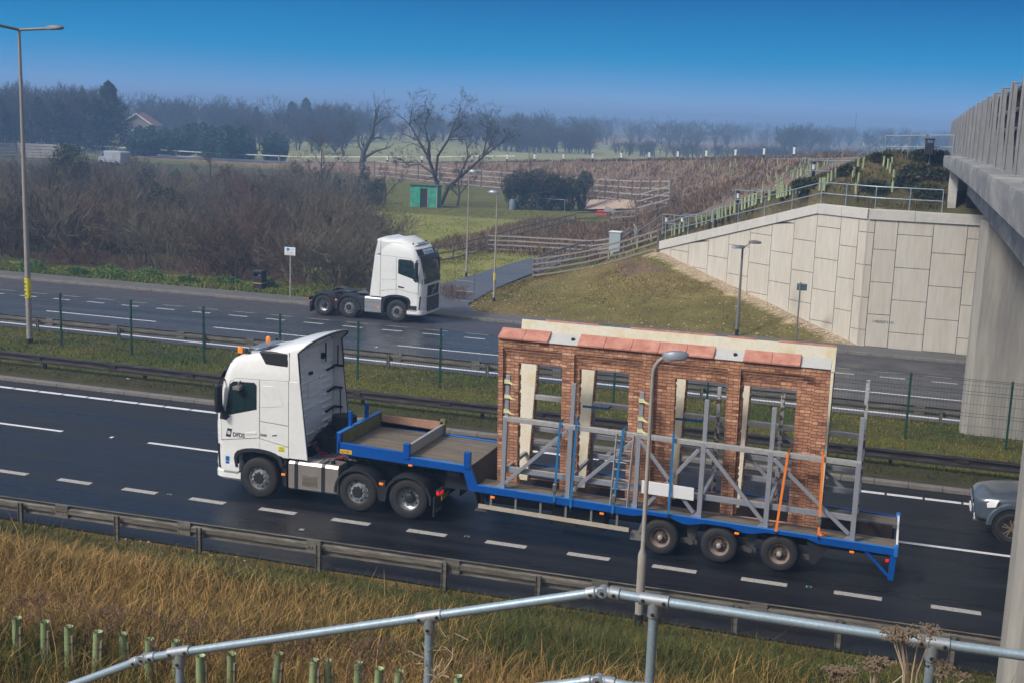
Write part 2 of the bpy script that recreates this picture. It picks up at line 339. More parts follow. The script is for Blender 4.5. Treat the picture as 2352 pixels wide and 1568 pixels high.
def H(x,y):
    x=np.asarray(x,float);y=np.asarray(y,float)
    z=np.zeros(np.broadcast(x,y).shape)
    x,y=np.broadcast_arrays(x,y)
    nb=.28*(22.9-y); nb=np.minimum(nb,8.1+0*nb)
    z=np.where(y<23.6,np.maximum(-.05,nb+.12*(vnoise(x,y,2.5)-.5)*smooth(22.5,20,y)),-.05)
    res=.10+.12*np.sin(np.clip((y-36.0)/8.0,0,1)*np.pi)
    z=np.where((y>36.0)&(y<44.3),res-.10*smooth(43.0,44.3,y),z)
    z=np.where(y>57.9,.06+.06*(vnoise(x,y,6,2)-.5),z)
    # wing-wall coordinates
    u=(x-WC[0])*WD[0]+(y-WC[1])*WD[1]; v=(x-WC[0])*WD[1]-(y-WC[1])*WD[0]; v=-v
    v=(y-WC[1])*(-WD[0])+(x-WC[0])*WD[1]      # >0 behind the wing
    e=emb(x,y)+.16*(vnoise(x,y,3,4)-.5)
    behind=np.where(x>WC[0],y>58.25,(v>.62))&(y>57.9)
    far=u>14.2
    # mound in front of the wing
    ze=2.85
    md=ze*np.clip((y-57.6)/9.2,0,1)*np.clip(1-(-13.0-x)/9.5,0,1)*1.0
    md=np.where(y>66.8,ze*np.clip(1-(-13.0-x)/9.5,0,1)*np.clip(1-(y-66.8)/14,0,1),md)
    md=np.where((x>WC[0]),0.1*np.ones_like(md),md)
    md=np.where(y>57.6,md+.06*(vnoise(x,y,1.5,6)-.5)*np.clip(md,0,1),0)
    z=np.where((y>57.6)&~behind&(u<14.6),np.maximum(z,md),z)
    zb=np.maximum(z,np.where(far,np.maximum(e-.95*(1-smooth(-1.0,1.6,v))*np.clip(1-(u-14.2)/14,0,1),md),e))
    z=np.where((y>57.9)&(behind|far),zb,z)
    return z
def hit(px,py,t0=8.,t1=600.):
    d=ray(px,py); ts=np.concatenate([np.arange(t0,120,.05),np.arange(120,t1,.3)])
    X=d.x*ts;Y=d.y*ts;Z=CAMZ+d.z*ts
    k=np.nonzero(Z<H(X,Y))[0]
    i=k[0] if len(k) else -1
    return Vector((float(X[i]),float(Y[i]),float(H(X[i],Y[i]))))
def Hs(x,y): return float(H(np.array([float(x)]),np.array([float(y)]))[0])
def axis(spec):
    out=[]
    for a,b,s in spec: out+=list(np.arange(a,b,s))
    return np.array(out+[spec[-1][1]])
def npmesh(name,V,F,mat,col=None,smooth=True):
    me=bpy.data.meshes.new(name); n=len(V); k=F.shape[1]
    me.vertices.add(n); me.vertices.foreach_set('co',np.asarray(V,np.float32).ravel())
    me.loops.add(F.size); me.loops.foreach_set('vertex_index',F.astype(np.int32).ravel())
    me.polygons.add(len(F)); me.polygons.foreach_set('loop_start',np.arange(0,F.size,k,dtype=np.int32)); 
    me.polygons.foreach_set('use_smooth',np.full(len(F),smooth))
    if col is not None:
        ca=me.color_attributes.new('Col','FLOAT_COLOR','POINT'); c4=np.ones((n,4),np.float32); c4[:,:3]=col; ca.data.foreach_set('color',c4.ravel())
    me.update(); me.validate(); me.materials.append(mat)
    o=bpy.data.objects.new(name,me); C.objects.link(o); return o
def terrain():
    xs=axis([(-1500,-400,60),(-400,-160,8),(-160,-60,2),(-60,-30,.8),(-30,14,.4),(14,60,2),(60,400,15),(400,1500,80)])
    ys=axis([(-300,-20,20),(-20,5,1),(5,22,.4),(22,35,1.2),(35,45,.4),(45,57,2),(57,72,.3),(72,95,.7),(95,200,1.5),(200,420,8),(420,2000,80)])
    ys=np.unique(np.concatenate([ys,[23.4,23.6,23.61,35.99,36.01,44.3,44.31,57.6,57.9,57.92,58.2,58.26,58.3]]))
    X,Y=np.meshgrid(xs,ys); Z=H(X,Y)
    V=np.stack([X,Y,Z],-1).reshape(-1,3); nx,ny=len(xs),len(ys)
    i=(np.arange(ny-1)[:,None]*nx+np.arange(nx-1)[None]).ravel(); F=np.stack([i,i+1,i+nx+1,i+nx],-1)
    x,y,z=V.T
    def c(*a): return np.array(a)
    n1=vnoise(x,y,3,1)[:,None];n2=vnoise(x,y,.8,2)[:,None];n3=vnoise(x,y,11,3)[:,None]
    straw=c(.19,.125,.045);grn=c(.055,.07,.018);drk=c(.05,.04,.02);brown=c(.15,.105,.065);yg=c(.13,.125,.035);fld=c(.26,.255,.11);pink=c(.26,.17,.12)
    col=yg*(1-n1*.4)+grn*n1*.4
    def put(mask,cc): 
        col[mask]=(cc if cc.ndim>1 else np.broadcast_to(cc,col.shape))[mask]
    put(y<23.6,straw*(1-n1*.6)+drk*n1*.6)
    put((y>35.5)&(y<44.5),yg*.8*(1-n1)+grn*n1+0*n2)
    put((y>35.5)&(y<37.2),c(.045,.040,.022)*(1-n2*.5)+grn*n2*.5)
    vv=(y-WC[1])*(-WD[0])+(x-WC[0])*WD[1]
    mound=(y>57.5)&(y<76)&(x>-24)&(x<-1)&((vv<.5)|((x-WC[0])*WD[0]+(y-WC[1])*WD[1]>14.2))
    put(mound,(c(.165,.125,.05)*(1-n1)+c(.11,.105,.03)*n1)*(.8+.4*n2))
    d=-((x-WC[0])*WD[1]+(y-WC[1])*(-WD[0])); u=(x-WC[0])*WD[0]+(y-WC[1])*WD[1]
    put(mound&(d<.35+.5*n2[:,0])&(d>-.5)&(u<15),c(.36,.28,.19)*(.7+.6*n2))
    put(mound&(z>1.6)&(d>1.2)&(n1[:,0]>.35),c(.15,.10,.065)*(.8+.4*n2))
    e=emb(x,y)
    emk=(y>58)&(e>.05)&(e>z-.3)&~mound
    put(emk,(c(.10,.075,.045)*(1-n1*.7)+c(.05,.06,.018)*n1*.7)*(.7+.6*n2))
    put(emk&(y>82),(c(.20,.135,.10)*(1-n1*.4)+c(.12,.10,.055)*n1*.4)*(.85+.3*n2))
    put((y>58)&(x<-26)&(y<175)&((y<100)|(x<-.42*y-4))&(~emk),(c(.10,.075,.045)*(1-n1)+c(.06,.07,.02)*n1)*(.8+.4*n2))
    put((y>57)&(x<-26)&(y<62)&(n1[:,0]>.2),c(.12,.15,.033)*(.7+.6*n2))
    put((y>62)&(x<-24)&(x>-60)&(y<112)&(x>-24-.36*(y-50)-6)&(~emk),(c(.23,.225,.065)*(1-n1*.5)+c(.14,.175,.04)*n1*.5)*(.8+.4*n2))
    put((y>190),fld*(.9+.2*n3)+0*n1)
    put((y>460),pink*(.8+.3*n3)); put(y>620,c(.16,.13,.09)*(.8+.5*n3)); put((y>760)&(n3[:,0]>.5),pink*1.0+0*n1)
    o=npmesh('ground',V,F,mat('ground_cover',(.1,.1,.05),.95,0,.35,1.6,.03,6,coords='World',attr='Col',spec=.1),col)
    tag(o,'grass, soil and field ground under the whole scene','ground',kind='structure')
terrain()
def strip(name,y0,y1,z,m,x0=-260,x1=120,label='',cat='road',curve=None):
    b=MB(); b.add([(x0,y0,z),(x1,y0,z),(x1,y1,z),(x0,y1,z)],[(0,1,2,3)])
    return tag(b.build(name,m,smooth=0),label,cat,kind='structure')
strip('near_road',23.38,35.45,0,M['asphalt'],label='dark wet asphalt carriageway carrying the trailer lorry')
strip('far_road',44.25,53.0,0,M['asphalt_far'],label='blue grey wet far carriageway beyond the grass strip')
strip('lay_by',53.0,56.15,.002,M['layby'],label='purplish worn lay by surface along the far kerb')
def kerb(name,y0,y1,z1,label,x0=-200,x1=60,L=.92):
    b=MB(); x=x0
    while x<x1: b.box(x,x+L-.012,y0,y1,-.03,z1); x+=L
    return tag(b.build(name,M['kerb'],bevel=.012),label,'kerb',kind='structure')
kerb('central_kerb',35.45,35.72,.11,'concrete kerb edging the central grass strip')
kerb('far_kerb',56.15,56.30,.13,'concrete kerb along the far pavement')
strip('mud_edge',35.72,36.02,.09,mat('mud',(.04,.032,.026),.9,0,.4,1.2,.01,8,coords='World'),label='muddy strip behind the central kerb',cat='mud')
strip('pavement',56.30,57.92,.12,M['pavement'],label='grey tarmac pavement between kerb and wall',cat='pavement')
def marks(name,y,w,segs,m,label,z=.004):
    b=MB(); rr=random.Random(3)
    for a,c in segs:
        b.add([(a,y-w/2,z),(c,y-w/2,z),(c,y+w/2,z),(a,y+w/2,z)],[(0,1,2,3)])
    return tag(b.build(name,m,smooth=0),label,'road marking',kind='structure')
marks('near_dashes',26.46,.22,[(-20.9+2*i,-19.9+2*i) for i in range(-25,16)],M['worn'],'short worn dashes along the slip edge nearest the camera')
marks('lane_dashes',30.54,.15,[(-20.91+9*i,-14.93+9*i) for i in range(-6,5)],M['paint'],'long lane dashes beside the lorry')
marks('edge_line_near',34.58,.20,[(-70+1.0*i,-70+1.0*i+.94) for i in range(90)],M['paint'],'ribbed white edge line by the central kerb')
marks('edge_line_far',44.86,.19,[(-160,60)],M['paint'],'continuous white edge line of the far carriageway')
marks('far_lane_dashes',48.31,.13,[(-38.55+9*i,-32.55+9*i) for i in range(-8,8)],M['paint'],'long lane dashes on the far carriageway')
marks('lay_by_dashes',51.58,.17,[(-40.7+2*i,-39.7+2*i) for i in range(-30,32)],M['paint'],'bold short dashes along the lay by')
marks('old_dashes',52.62,.08,[(-41.0+2*i,-39.9+2*i) for i in range(-30,32)],M['worn'],'thin faded dashes behind the bold ones')
def stud(p,m,label):
    t=thing('road_stud',label,'road stud',p,0,'reflective road studs')
    b=MB(); b.box(-.065,.065,-.05,.05,0,.014); b.build('stud_base',M['stud'],t,bevel=.006)
    b=MB(); b.box(-.035,.035,-.058,.058,.005,.018); b.build('reflector',m,t)
gm=mat('green_reflector',(.005,.09,.075),.3); 
M['stud']=mat('stud_metal',(.28,.29,.30),.5,.3)
for px,py,m_,lb in ((390,1135,gm,'green road stud left of the second lorry wheel'),(1073,1231,gm,'green road stud between near dashes below the gooseneck'),(1858,1347,gm,'green road stud by the right end of the trailer'),(257,1004,M['whitep'],'white road stud in the lane line left of the cab'),(70,1155*0+705,M['whitep'],'white road stud by the lamp column on the far road'),(693,768+448,M['stud'],'white road stud below the front wheel'),(865,797,M['whitep'],'white stud right of the cab on the far road')):
    stud(onZ(px,py,.005),m_,lb)
# ------------------------------------------------------------------ abutment and wing wall
def panels(P,D,cols,top,zlo,name,parent,lab=None,ph=1.475):
    # cols: list of (u0,u1,phase); facing panels with open joints, set on the plane through P along D
    b=MB(); nx,ny=-D[1],D[0]
    if ny>0: nx,ny=-nx,-ny
    for u0,u1,ph0 in cols:
        z=zlo-3+ph0
        while z<7:
            a=max(z,-.4);
            t0,t1=min(z+ph,top(u0)),min(z+ph,top(u1))
            if t0>a+.02 or t1>a+.02:
                g=.013
                q=[(u0+g,a+g),(u1-g,a+g),(u1-g,max(t1-g,a+g+.01)),(u0+g,max(t0-g,a+g+.01))]
                f=[(P[0]+D[0]*u,P[1]+D[1]*u,zz) for u,zz in q]
                k=[(x-nx*.06,y-ny*.06,zz) for x,y,zz in f]
                b.add(f+k,[(0,1,2,3),(0,4,5,1),(1,5,6,2),(2,6,7,3),(3,7,4,0)])
            z+=ph
    return b.build(name,M['panel'],parent,bevel=.006,smooth=30)
aw=thing('abutment_wall','tall pale concrete panel wall under the bridge end, with sloping wing','wall',(0,0,0))
topw=lambda u: 6.32 if u<2.99 else 6.32-(u-2.99)*.2617
tA=lambda u:6.33
# backing and facing, front part along X
b=MB(); b.box(-1.9,12,58.06,58.24,-.5,6.3); b.build('backing_wall',M['joint'],aw)
cols=[(-2.0+2.0-.02,.34-.0,.0)]
seamx=[-1.88,-1.58,-.58,.93,2.35,3.6,5.0,6.4,8]
ph=[.9,.16,.88,.16,.88,.16,.88,.16]
cols=[(seamx[i],seamx[i+1],ph[i]+3.0) for i in range(len(seamx)-1)]
panels((0,58.0),(1,0),cols,lambda u:5.86,-3.0-0.0,'front_panels',aw)
# wing
P=WC; D=WD
b=MB(); n=Vector((D[1],-D[0],0)); n=Vector((-D[1]*-1,D[0]*-1,0))
nin=Vector((-D[1]*-1,0,0))
inw=Vector((0.62,.785,0)).normalized()
def wq(b,u0,u1,zf0,zf1,zt0,zt1,o0,o1):
    f=[]
    for o in (o0,o1):
        for u,z in ((u0,zf0),(u1,zf1),(u1,zt1),(u0,zt0)):
            f.append((P[0]+D[0]*u+inw.x*o,P[1]+D[1]*u+inw.y*o,z))
    b.add(f,[(0,1,2,3),(7,6,5,4),(0,4,5,1),(1,5,6,2),(2,6,7,3),(3,7,4,0)])
b=MB(); wq(b,.0,2.99,-.5,-.5,6.28,6.28,.06,.25); wq(b,2.99,14.3,-.5,-.5,6.28,3.32,.06,.25); b.build('wing_backing',M['joint'],aw)
su=[.02,.5,1.55,2.99,4.4,5.85,7.3,8.8,10.3,11.8,13.2,14.3]; pz=[.9,.16,.9,.16,.9,.16,.9,.16,.9,.16,.9]
panels(P,D,[(su[i],su[i+1],pz[i]+3.0) for i in range(len(su)-1)],lambda u:topw(u)-.46,-3.0,'wing_panels',aw)
b=MB()
b.box(-1.86,.1,57.93,58.36,5.86,6.32); b.box(.112,4.2,57.93,58.36,5.86,6.31); b.box(4.212,12,57.93,58.36,5.86,6.32)
for u0,u1 in ((.0,1.5),(1.512,2.985),(2.99,5.5),(5.512,8.2),(8.212,11.2),(11.212,14.35)):
    wq(b,u0,u1,topw(u0)-.46,topw(u1)-.46,topw(u0),topw(u1),-.07,.36)
b.build('coping',M['concrete2'],aw,bevel=.012)
b=MB(); b.box(-1.925,-1.87,57.992,58.1,-.4,5.86); b.build('corner_strip',M['panel'],aw)
text('1/8Z071H/','stencilled_number',M['signback'],aw,(-1.35,57.988,1.22),(R(90),0,0),.165,.001,xs=1.3)
# ------------------------------------------------------------------ footbridge / overbridge
br=thing('road_bridge','concrete overbridge deck crossing both carriageways on the right','bridge',(1.2,40,0))
ys=[-6,5,16,28,40,50,61]; zt=[9.2,9.2,9.17,9.14,9.05,8.95,8.78]
xf=lambda y:1.3-.2*(y-16)/45 if y>16 else 1.3+.0*(y)
zb=lambda y:float(np.interp(y,ys+[74],zt+[8.62]))
b=MB(); rows=[]
for y in np.arange(-6,61.5,2.0):
    y=min(y,61); x=xf(y); z=zb(y)
    rows.append([(x,y,z),(x-.02,y,z-.12),(x,y,z-.50),(x+.14,y,z-.56),(x+1.0,y,z-.60),(9.5,y,z-.60),(9.5,y,z-.1),(x+.85,y,z-.1),(x+.8,y,z)])
b.grid(rows,close=True); n=len(rows[0]); 
b.add(rows[-1],[tuple(range(n))]); b.add(rows[0],[tuple(range(n-1,-1,-1))])
b.build('deck',M['deckconc'],br,world=True,smooth=20)
b=MB(); rows=[]
for y in np.arange(-6,60.5,2.0):
    z=zb(y); zbm=7.27 if y<30 else 7.27-.17*(y-30)/30; rows.append([(2.2,y,z-.58),(2.18,y,zbm+.05),(2.24,y,zbm),(8.6,y,zbm),(8.6,y,z-.58)])
b.grid(rows); b.add(rows[-1],[(0,1,2,3,4)]); b.add(rows[0],[(4,3,2,1,0)]); b.build('box_girder',M['deckconc'],br,world=True,smooth=20)
b=MB(); b.box(1.42,1.78,58.7,60.2,6.32,8.2); b.box(1.78,9,60.3,61,6.3,8.2); b.build('end_block',M['concrete2'],br,world=True,bevel=.02)
b=MB()
for yy in (58.75,59.3):
    b.box(2.2,2.6,yy,yy+.4,6.33,7.1)
b.build('bearing',M['dark'],br,world=True,bevel=.02)
# parapet
pp=thing('bridge_parapet','pale grey parapet of tapered posts and mesh along the bridge edge','parapet',(1.65,40,9))
first=None
py=[]; y=72.6
while y>-4: py.append(y); y-=3.05
for y in py:
    z=zb(y); x=1.58 if y>58 else 1.58+.08*(58-y)/40
    b=MB(); 
    # tapered plate seen from the road: wide foot, narrow head, with flanges
    for o in (-.085,.06):
        b.prism([(x-.0+.0,z+.0),(x+.17,z),(x+.11,z+1.0),(x+.10,z+1.72),(x+.02,z+1.72),(x-.02,z+.9)],'y',y+o,y+o+.025)
    b.box(x-.03,x+.01,y-.10,y+.10,z,z+1.74); b.box(x-.08,x+.26,y-.16,y+.16,z-.01,z+.03); b.box(x-.02,x+.17,y-.10,y+.10,z+1.74,z+1.77)
    b.build('post',M['parapet'],pp,world=True,bevel=.006)
for k,h in enumerate((.45,.85,1.25,1.68)):
    b=MB(); b.tube([(1.80+.06*(58-y)/40,y,zb(y)+h) for y in (72.6,61,50,40,28,16,5,-5)],.045,8); b.build('rail',M['galvd'],pp,world=True)
b=MB()
for y in np.arange(-4,72,.16): 
    x=1.88+.06*(58-y)/40; b.beam((x,y,zb(y)+.1),(x,y,zb(y)+1.72),.012,.012)
for h in np.arange(.12,1.75,.09): 
    b.tube([(1.89+.06*(58-y)/40,y,zb(y)+h) for y in (72.6,61,40,16,-5)],.008,4)
b.build('mesh_infill',M['dark'],pp,world=True,smooth=0)
def pier(name,label,x0,y,w,zt):
    t=thing(name,label,'pier',(x0,y,0)); b=MB(); h=w/2;c=.2
    b.prism([(x0,y-h+c),(x0+c,y-h),(9-c,y-h),(9,y-h+c),(9,y+h-c),(9-c,y+h),(x0+c,y+h),(x0,y+h-c)],'z',-.4,zt)
    b.build('shaft',M['concrete'],t,world=True,bevel=.02)
    b=MB()
    for zz in (1.75,): b.box(x0+c+.02,8.8,y-h-.003,y-h+.01,zz,zz+.012)
    b.build('pour_joint',M['concrete'],t,world=True)
    return t
pier('bridge_pier','broad concrete pier standing in the central grass strip',2.1,42.6,1.2,7.14)
pier('bridge_pier','near concrete pier cut off at the bottom right corner',2.1,21.5,1.2,7.2)
# ------------------------------------------------------------------ crash barriers
def barrier(name,label,pts,zc,m,posts,face,pm=None,ph=.0,zpost=None):
    t=thing(name,label,'crash barrier',(pts[0][0],pts[0][1],0))
    prof=[(-.02,-.155),(.045,-.15),(.05,-.085),(-.02,-.05),(-.02,.05),(.05,.085),(.045,.15),(-.02,.155)]
    b=MB(); rows=[[(x,y+face*p,zc+q) for p,q in prof] for x,y in pts]; b.grid(rows)
    b.build('beam',m,t,world=True,smooth=60,solid=.006)
    x=pts[0][0]+1.2
    while x<pts[-1][0]:
        b=MB()
        y=np.interp(x,[p[0] for p in pts],[p[1] for p in pts]); b.box(x-.17,x+.17,y-.03,y+.03,zc-.158,zc+.158); 
        for dx in (-.12,-.04,.04,.12): b.box(x+dx-.012,x+dx+.012,y-.062,y+.062,zc-.01,zc+.012)
        b.build('splice',pm or m,t,world=True); x+=3.2
    for x in posts:
        y=np.interp(x,[p[0] for p in pts],[p[1] for p in pts])-face*.10
        z0=Hs(x,y)-.1; b=MB(); b.box(x-.055,x+.055,y-.012,y+.012,z0,zc+.10); b.box(x-.055,x-.045,y-.04,y+.04,z0,zc+.10); b.box(x+.045,x+.055,y-.04,y+.04,z0,zc+.10)
        b.build('post',pm or m,t,world=True,smooth=0)
    return t
yb=[(-45,22.95),(-20,23.08),(-10,23.38),(0,23.6),(20,23.9)]
barrier('crash_barrier','weathered steel crash barrier in front of the long yellow grass',yb,.49,M['galvd'],[onY(px,py,23.3).x for px,py in ((68,1190),(282,1220),(466,1245),(735,1275),(1020,1310),(1235,1336),(1497,1372),(1688,1395),(1927,1428),(2190,1470))]+[-22.6,-25.2,-27.8,2.4,5],1)
barrier('crash_barrier','dark steel crash barrier on the near side of the central grass strip',[(-60,37),(30,37)],.53,M['galvk'],[onZ(103,850,.1).x+4.25*i for i in range(-6,12)],-1)
barrier('crash_barrier','grey weathered crash barrier along the far carriageway edge',[(-90,43.3),(40,43.3)],.57,M['galvd'],[-30.9+4.05*i for i in range(-9,16)],1)
# ------------------------------------------------------------------ green mesh fence
gf=thing('mesh_fence','dark green mesh fence along the central grass strip','fence',(-30,40.4,0))
gx=[onY(px,py,40.4).x for px,py in ((138,680),(300,692),(467,707),(643,727),(823,742),(1013,758))]
step=gx[-1]-gx[-2]
gx=[gx[0]-3.3*i for i in range(8,0,-1)]+gx; xx=gx[-1]
gp2=onY(2085,940,40.4).x; nn=round((gp2-xx)/3.15); gx+= [xx+(gp2-xx)*i/nn for i in range(1,nn+1)]
gx+= [gp2+3.0,gp2+6]
for x in gx:
    z0=Hs(x,40.4)-.1; b=MB(); b.box(x-.032,x+.032,40.37,40.43,z0,2.36); b.box(x-.036,x+.036,40.366,40.434,2.36,2.385)
    for z in (.5,1.1,1.7,2.2): b.box(x-.045,x+.045,40.34,40.366,z,z+.03)
    b.build('post',M['green'],gf,world=True)
b=MB()
for z in (.25,.45,.55,.85,1.15,1.25,1.55,1.85,1.95,2.15,2.28,2.33): b.tube([(gx[0],40.45,z),(gx[-1],40.45,z)],.0045 if z not in(.45,.55,1.15,1.25,1.85,1.95,2.28,2.33) else .006,4)
for x in np.arange(gx[0],gx[-1],.1): b.add([(x,40.452,.2),(x+.005,40.452,.2),(x+.005,40.452,2.36),(x,40.452,2.36)],[(0,1,2,3)])
b.build('mesh_panel',M['wire'],gf,world=True,smooth=0,fix=False)
# ------------------------------------------------------------------ timber fences
def fence(name,label,pts,h=1.2,rails=4,sp=1.9,cat='fence',parts=True,mp=None,mr_=None,rw=.1,side=1):
    mp=mp or M['timberd']; mr_=mr_ or M['timber']
    pts=[Vector(p) for p in pts]; t=thing(name,label,cat,pts[0]); 
    posts=[]
    for a,c in zip(pts[:-1],pts[1:]):
        n=max(1,round((c-a).length/sp)); posts+=[a.lerp(c,i/n) for i in range(n)]
    posts.append(pts[-1])
    rr=random.Random(len(label))
    if parts:
        for p in posts:
            b=MB(); w=.06; b.box(p.x-w,p.x+w,p.y-w,p.y+w,p.z-.3,p.z+h+.06+rr.uniform(-.03,.04)); b.build('post',mp,t,world=True,smooth=0)
    b=MB()
    for k in range(rails):
        z=h-.04-(h-.22)*k/(rails-1 if rails>1 else 1)
        for a,c in zip(posts[:-1],posts[1:]):
            d=(c-a); d.z=0; n=Vector((d.y,-d.x,0)).normalized()*.08*side
            b.beam(a+n+Vector((0,0,z+rr.uniform(-.012,.012))),c+n+Vector((0,0,z+rr.uniform(-.012,.012))),.035,rw)
    b.build('rails',mr_,t,world=True,smooth=0)
    return t
def G(px,py): return hit(px,py)
E1=Vector((-13.0,66.6,2.75)); E0=Vector((-21.6,71.6,Hs(-21.6,71.6)))
fence('timber_fence','post and rail fence climbing from the path to the wing wall end',[Vector((-21.6,71.6,Hs(-21.6,71.6)))]+[Vector((x,y,max(Hs(x,y),.0))) for x,y in ((-19.6,70.6),(-17.6,69.5),(-15.3,68.1),(-13.1,66.75))],h=1.2,rails=4,sp=2.0)
fence('timber_fence','short fence run along the right side of the tarmac path',[Vector((x,y,Hs(x,y))) for x,y in ((-21.65,71.8),(-22.2,77),(-22.0,83),(-21.2,88),(-19.5,92))],rails=3,sp=1.6)
fl=[onZ(px,py,z) for px,py,z in ((1120,578,.05),(1180,580,.05),(1280,586,.05),(1360,590,.1),(1410,588,.3))]
for p in fl: p.z=Hs(p.x,p.y)
fence('timber_fence','long four rail fence crossing behind the two slender lamp columns',fl+[Vector((-20,92.5,Hs(-20,92.5))),Vector((-17.5,82,Hs(-17.5,82)))],rails=4,sp=2.3,mr_=M['timberl'])
fence('timber_fence','field fence running from the parked cab up toward the paddock',[onZ(px,py,.0) for px,py in ((965,612),(1040,598),(1120,578),(1200,552),(1320,520))],rails=3,sp=2.0,h=1.15)
fence('timber_fence','paddock fence with open bay in front of the red tipped trough',[hit(px,py) for px,py in ((1320,520),(1400,518),(1460,515))],rails=3,sp=3.2,h=1.25)
fence('timber_fence','pale rail pen fence beside the sandy patch, kinked at its right end',[hit(px,py) for px,py in ((1465,497),(1500,488),(1538,477),(1528,466))],rails=4,sp=3.5,h=2.0,mr_=M['timberl'])
fence('timber_fence','pale rail fence running left from the pen below the brown embankment',[hit(px,py) for px,py in ((1538,472),(1450,466),(1360,456),(1200,440),(1060,427),(960,417),(860,406))],rails=4,sp=4,h=2.2,mr_=M['timberl'],rw=.13)
# roadside fence along the far ramp road
E=EDGE
def edge_pt(i,f,off):
    a=Vector(E[i]);c=Vector(E[i+1]); p=a.lerp(c,f); d=(c-a); n=Vector((d.y,-d.x,0)).normalized(); return p+n*off
fp=[edge_pt(i,f,10.2) for i in (7,8,9,10) for f in (0,.5)]
fence('timber_fence','white weathered rail fence along the far bank of the ramp road',[Vector((p.x,p.y,Hs(p.x,p.y))) for p in fp],rails=2,sp=5,h=1.15,mp=M['timberl'],mr_=mat('whitened_rail',(.55,.54,.52),.8),rw=.16)
fb=[onZ(px,py,0) for px,py in ((0,362),(40,362),(95,364),(140,366))]
fence('timber_fence','close boarded pale fence under the woods at the far left',[Vector((p.x,p.y,0)) for p in fb],rails=5,sp=4,h=2.2,mr_=M['timberl'],rw=.4)
# ramp road ribbon and its kerb line
b=MB(); rows=[]; b2=MB(); rows2=[]
for i in range(1,len(E)-1):
    for f in (0,.33,.67):
        p=edge_pt(i,f,1.2);q=edge_pt(i,f,8.6); rows.append([p+Vector((0,0,.06)),q+Vector((0,0,.06))])
        p=edge_pt(i,f,.75); q=edge_pt(i,f,1.15); rows2.append([p+Vector((0,0,.10)),q+Vector((0,0,.10))])
b.grid(rows); tag(b.build('ramp_road',M['path'],smooth=0),'grey side road descending from the bridge across the fields','road',kind='structure')
b2.grid(rows2); tag(b2.build('ramp_kerb',M['kerb'],smooth=0),'pale kerb line of the side road','kerb',kind='structure')
# tarmac footpath
cl=[(-24.2,56.9),(-23.9,60),(-23.9,66),(-23.9,72),(-23.8,80),(-23.2,88),(-22,92)]
b=MB(); rows=[]
wd=[4.2,2.3,1.7,1.5,1.4,1.4,1.4]
for k,((x,y),w_) in enumerate(zip(cl,wd)): rows.append([(x-w_,y,max(Hs(x-w_,y),Hs(x,y))+.08+(.06 if k==0 else 0)),(x+w_,y,max(Hs(x+w_,y),Hs(x,y))+.08+(.06 if k==0 else 0))])
b.grid(rows); tag(b.build('footpath',M['path'],smooth=0),'wet grey tarmac footpath leaving the pavement','path',kind='structure')
# ------------------------------------------------------------------ lamp columns
def column(name,label,base,h,r0,r1,m,head,shoulder=None,group='lamp columns',cat='street lamp'):
    t=thing(name,label,cat,base,0,group)
    b=MB()
    if shoulder: b.tube([(0,0,-.3),(0,0,shoulder),(0,0,shoulder+.12),(0,0,h)],[r0,r0,r1,r1*.8],14)
    else: b.tube([(0,0,-.3),(0,0,h*.33),(0,0,h)],[r0,(r0*.67+r1*.33),r1],14)
    b.build('pole',m,t)
    b=MB(); b.tube([(0,0,-.02),(0,0,.32)],r0*1.03,14); b.build('base_band',M['dark'],t)
    head(t,h); return t
def lant(t,p,d,L,w,m=None,up=.06):
    # flat cobra-head lantern from p along horizontal direction d
    d=Vector(d).normalized(); s=Vector((-d.y,d.x,0)); b=MB(); rows=[]
    for f,ww,zt,zb_ in ((0,.25,.05,-.03),(.12,.55,.085,-.05),(.4,1,.10,-.05),(.75,.95,.085,-.045),(.95,.7,.05,-.035),(1,.4,.02,-.02)):
        q=Vector(p)+d*L*f+Vector((0,0,up*f*L)); hw=w/2*ww
        rows.append([q+s*hw+Vector((0,0,zb_)),q+s*hw*1.02+Vector((0,0,zb_*.2)),q+s*hw*.55+Vector((0,0,zt)),q-s*hw*.55+Vector((0,0,zt)),q-s*hw*1.02+Vector((0,0,zb_*.2)),q-s*hw+Vector((0,0,zb_))])
    b.grid(rows,close=True); b.add(rows[0],[tuple(range(6))]); b.add(rows[-1],[tuple(range(5,-1,-1))])
    o=b.build('lantern',m or M['lantern'],t,smooth=50)
    b=MB(); q=Vector(p)+d*L*.28; e=Vector(p)+d*L*.92; dz=Vector((0,0,-.056))
    b.add([q+s*w*.4+dz,q-s*w*.4+dz,e-s*w*.36+dz+Vector((0,0,up*L*.7)),e+s*w*.36+dz+Vector((0,0,up*L*.7))],[(0,1,2,3)]); b.build('lamp_glass',M['lampw'],o,smooth=0)
    return o
def head_double(t,h):
    b=MB(); b.tube([(0,0,h-.05),(1.35,.05,h+.02)],.055,8); b.tube([(0,0,h-.05),(-.9,-2.6,h+.30)],.055,8); b.build('arm',M['lampdark'],t)
    lant(t,(1.2,.05,h+.02),(1,0.03,0),.75,.36,M['lampdark']); lant(t,(-.86,-2.5,h+.3),(-.33,-1,0),.75,.36,M['lampdark'])
lb=onZ(69,795,.1)
ll=column('lamp_column','tall double armed grey lamp column in the grass at the far left',lb,12.38,.125,.055,M['lampgrey'],head_double)
b=MB(); b.lathe([(.1225,1.95),(.1225,2.75)],ax='z',n=20); yb_=b.build('number_band',M['ystick'],ll)
for k,ch in enumerate('1048B'): text(ch,'number',M['navy'],ll,(-.055,-.126,2.62-.155*k),(R(90),0,0),.14,.002)
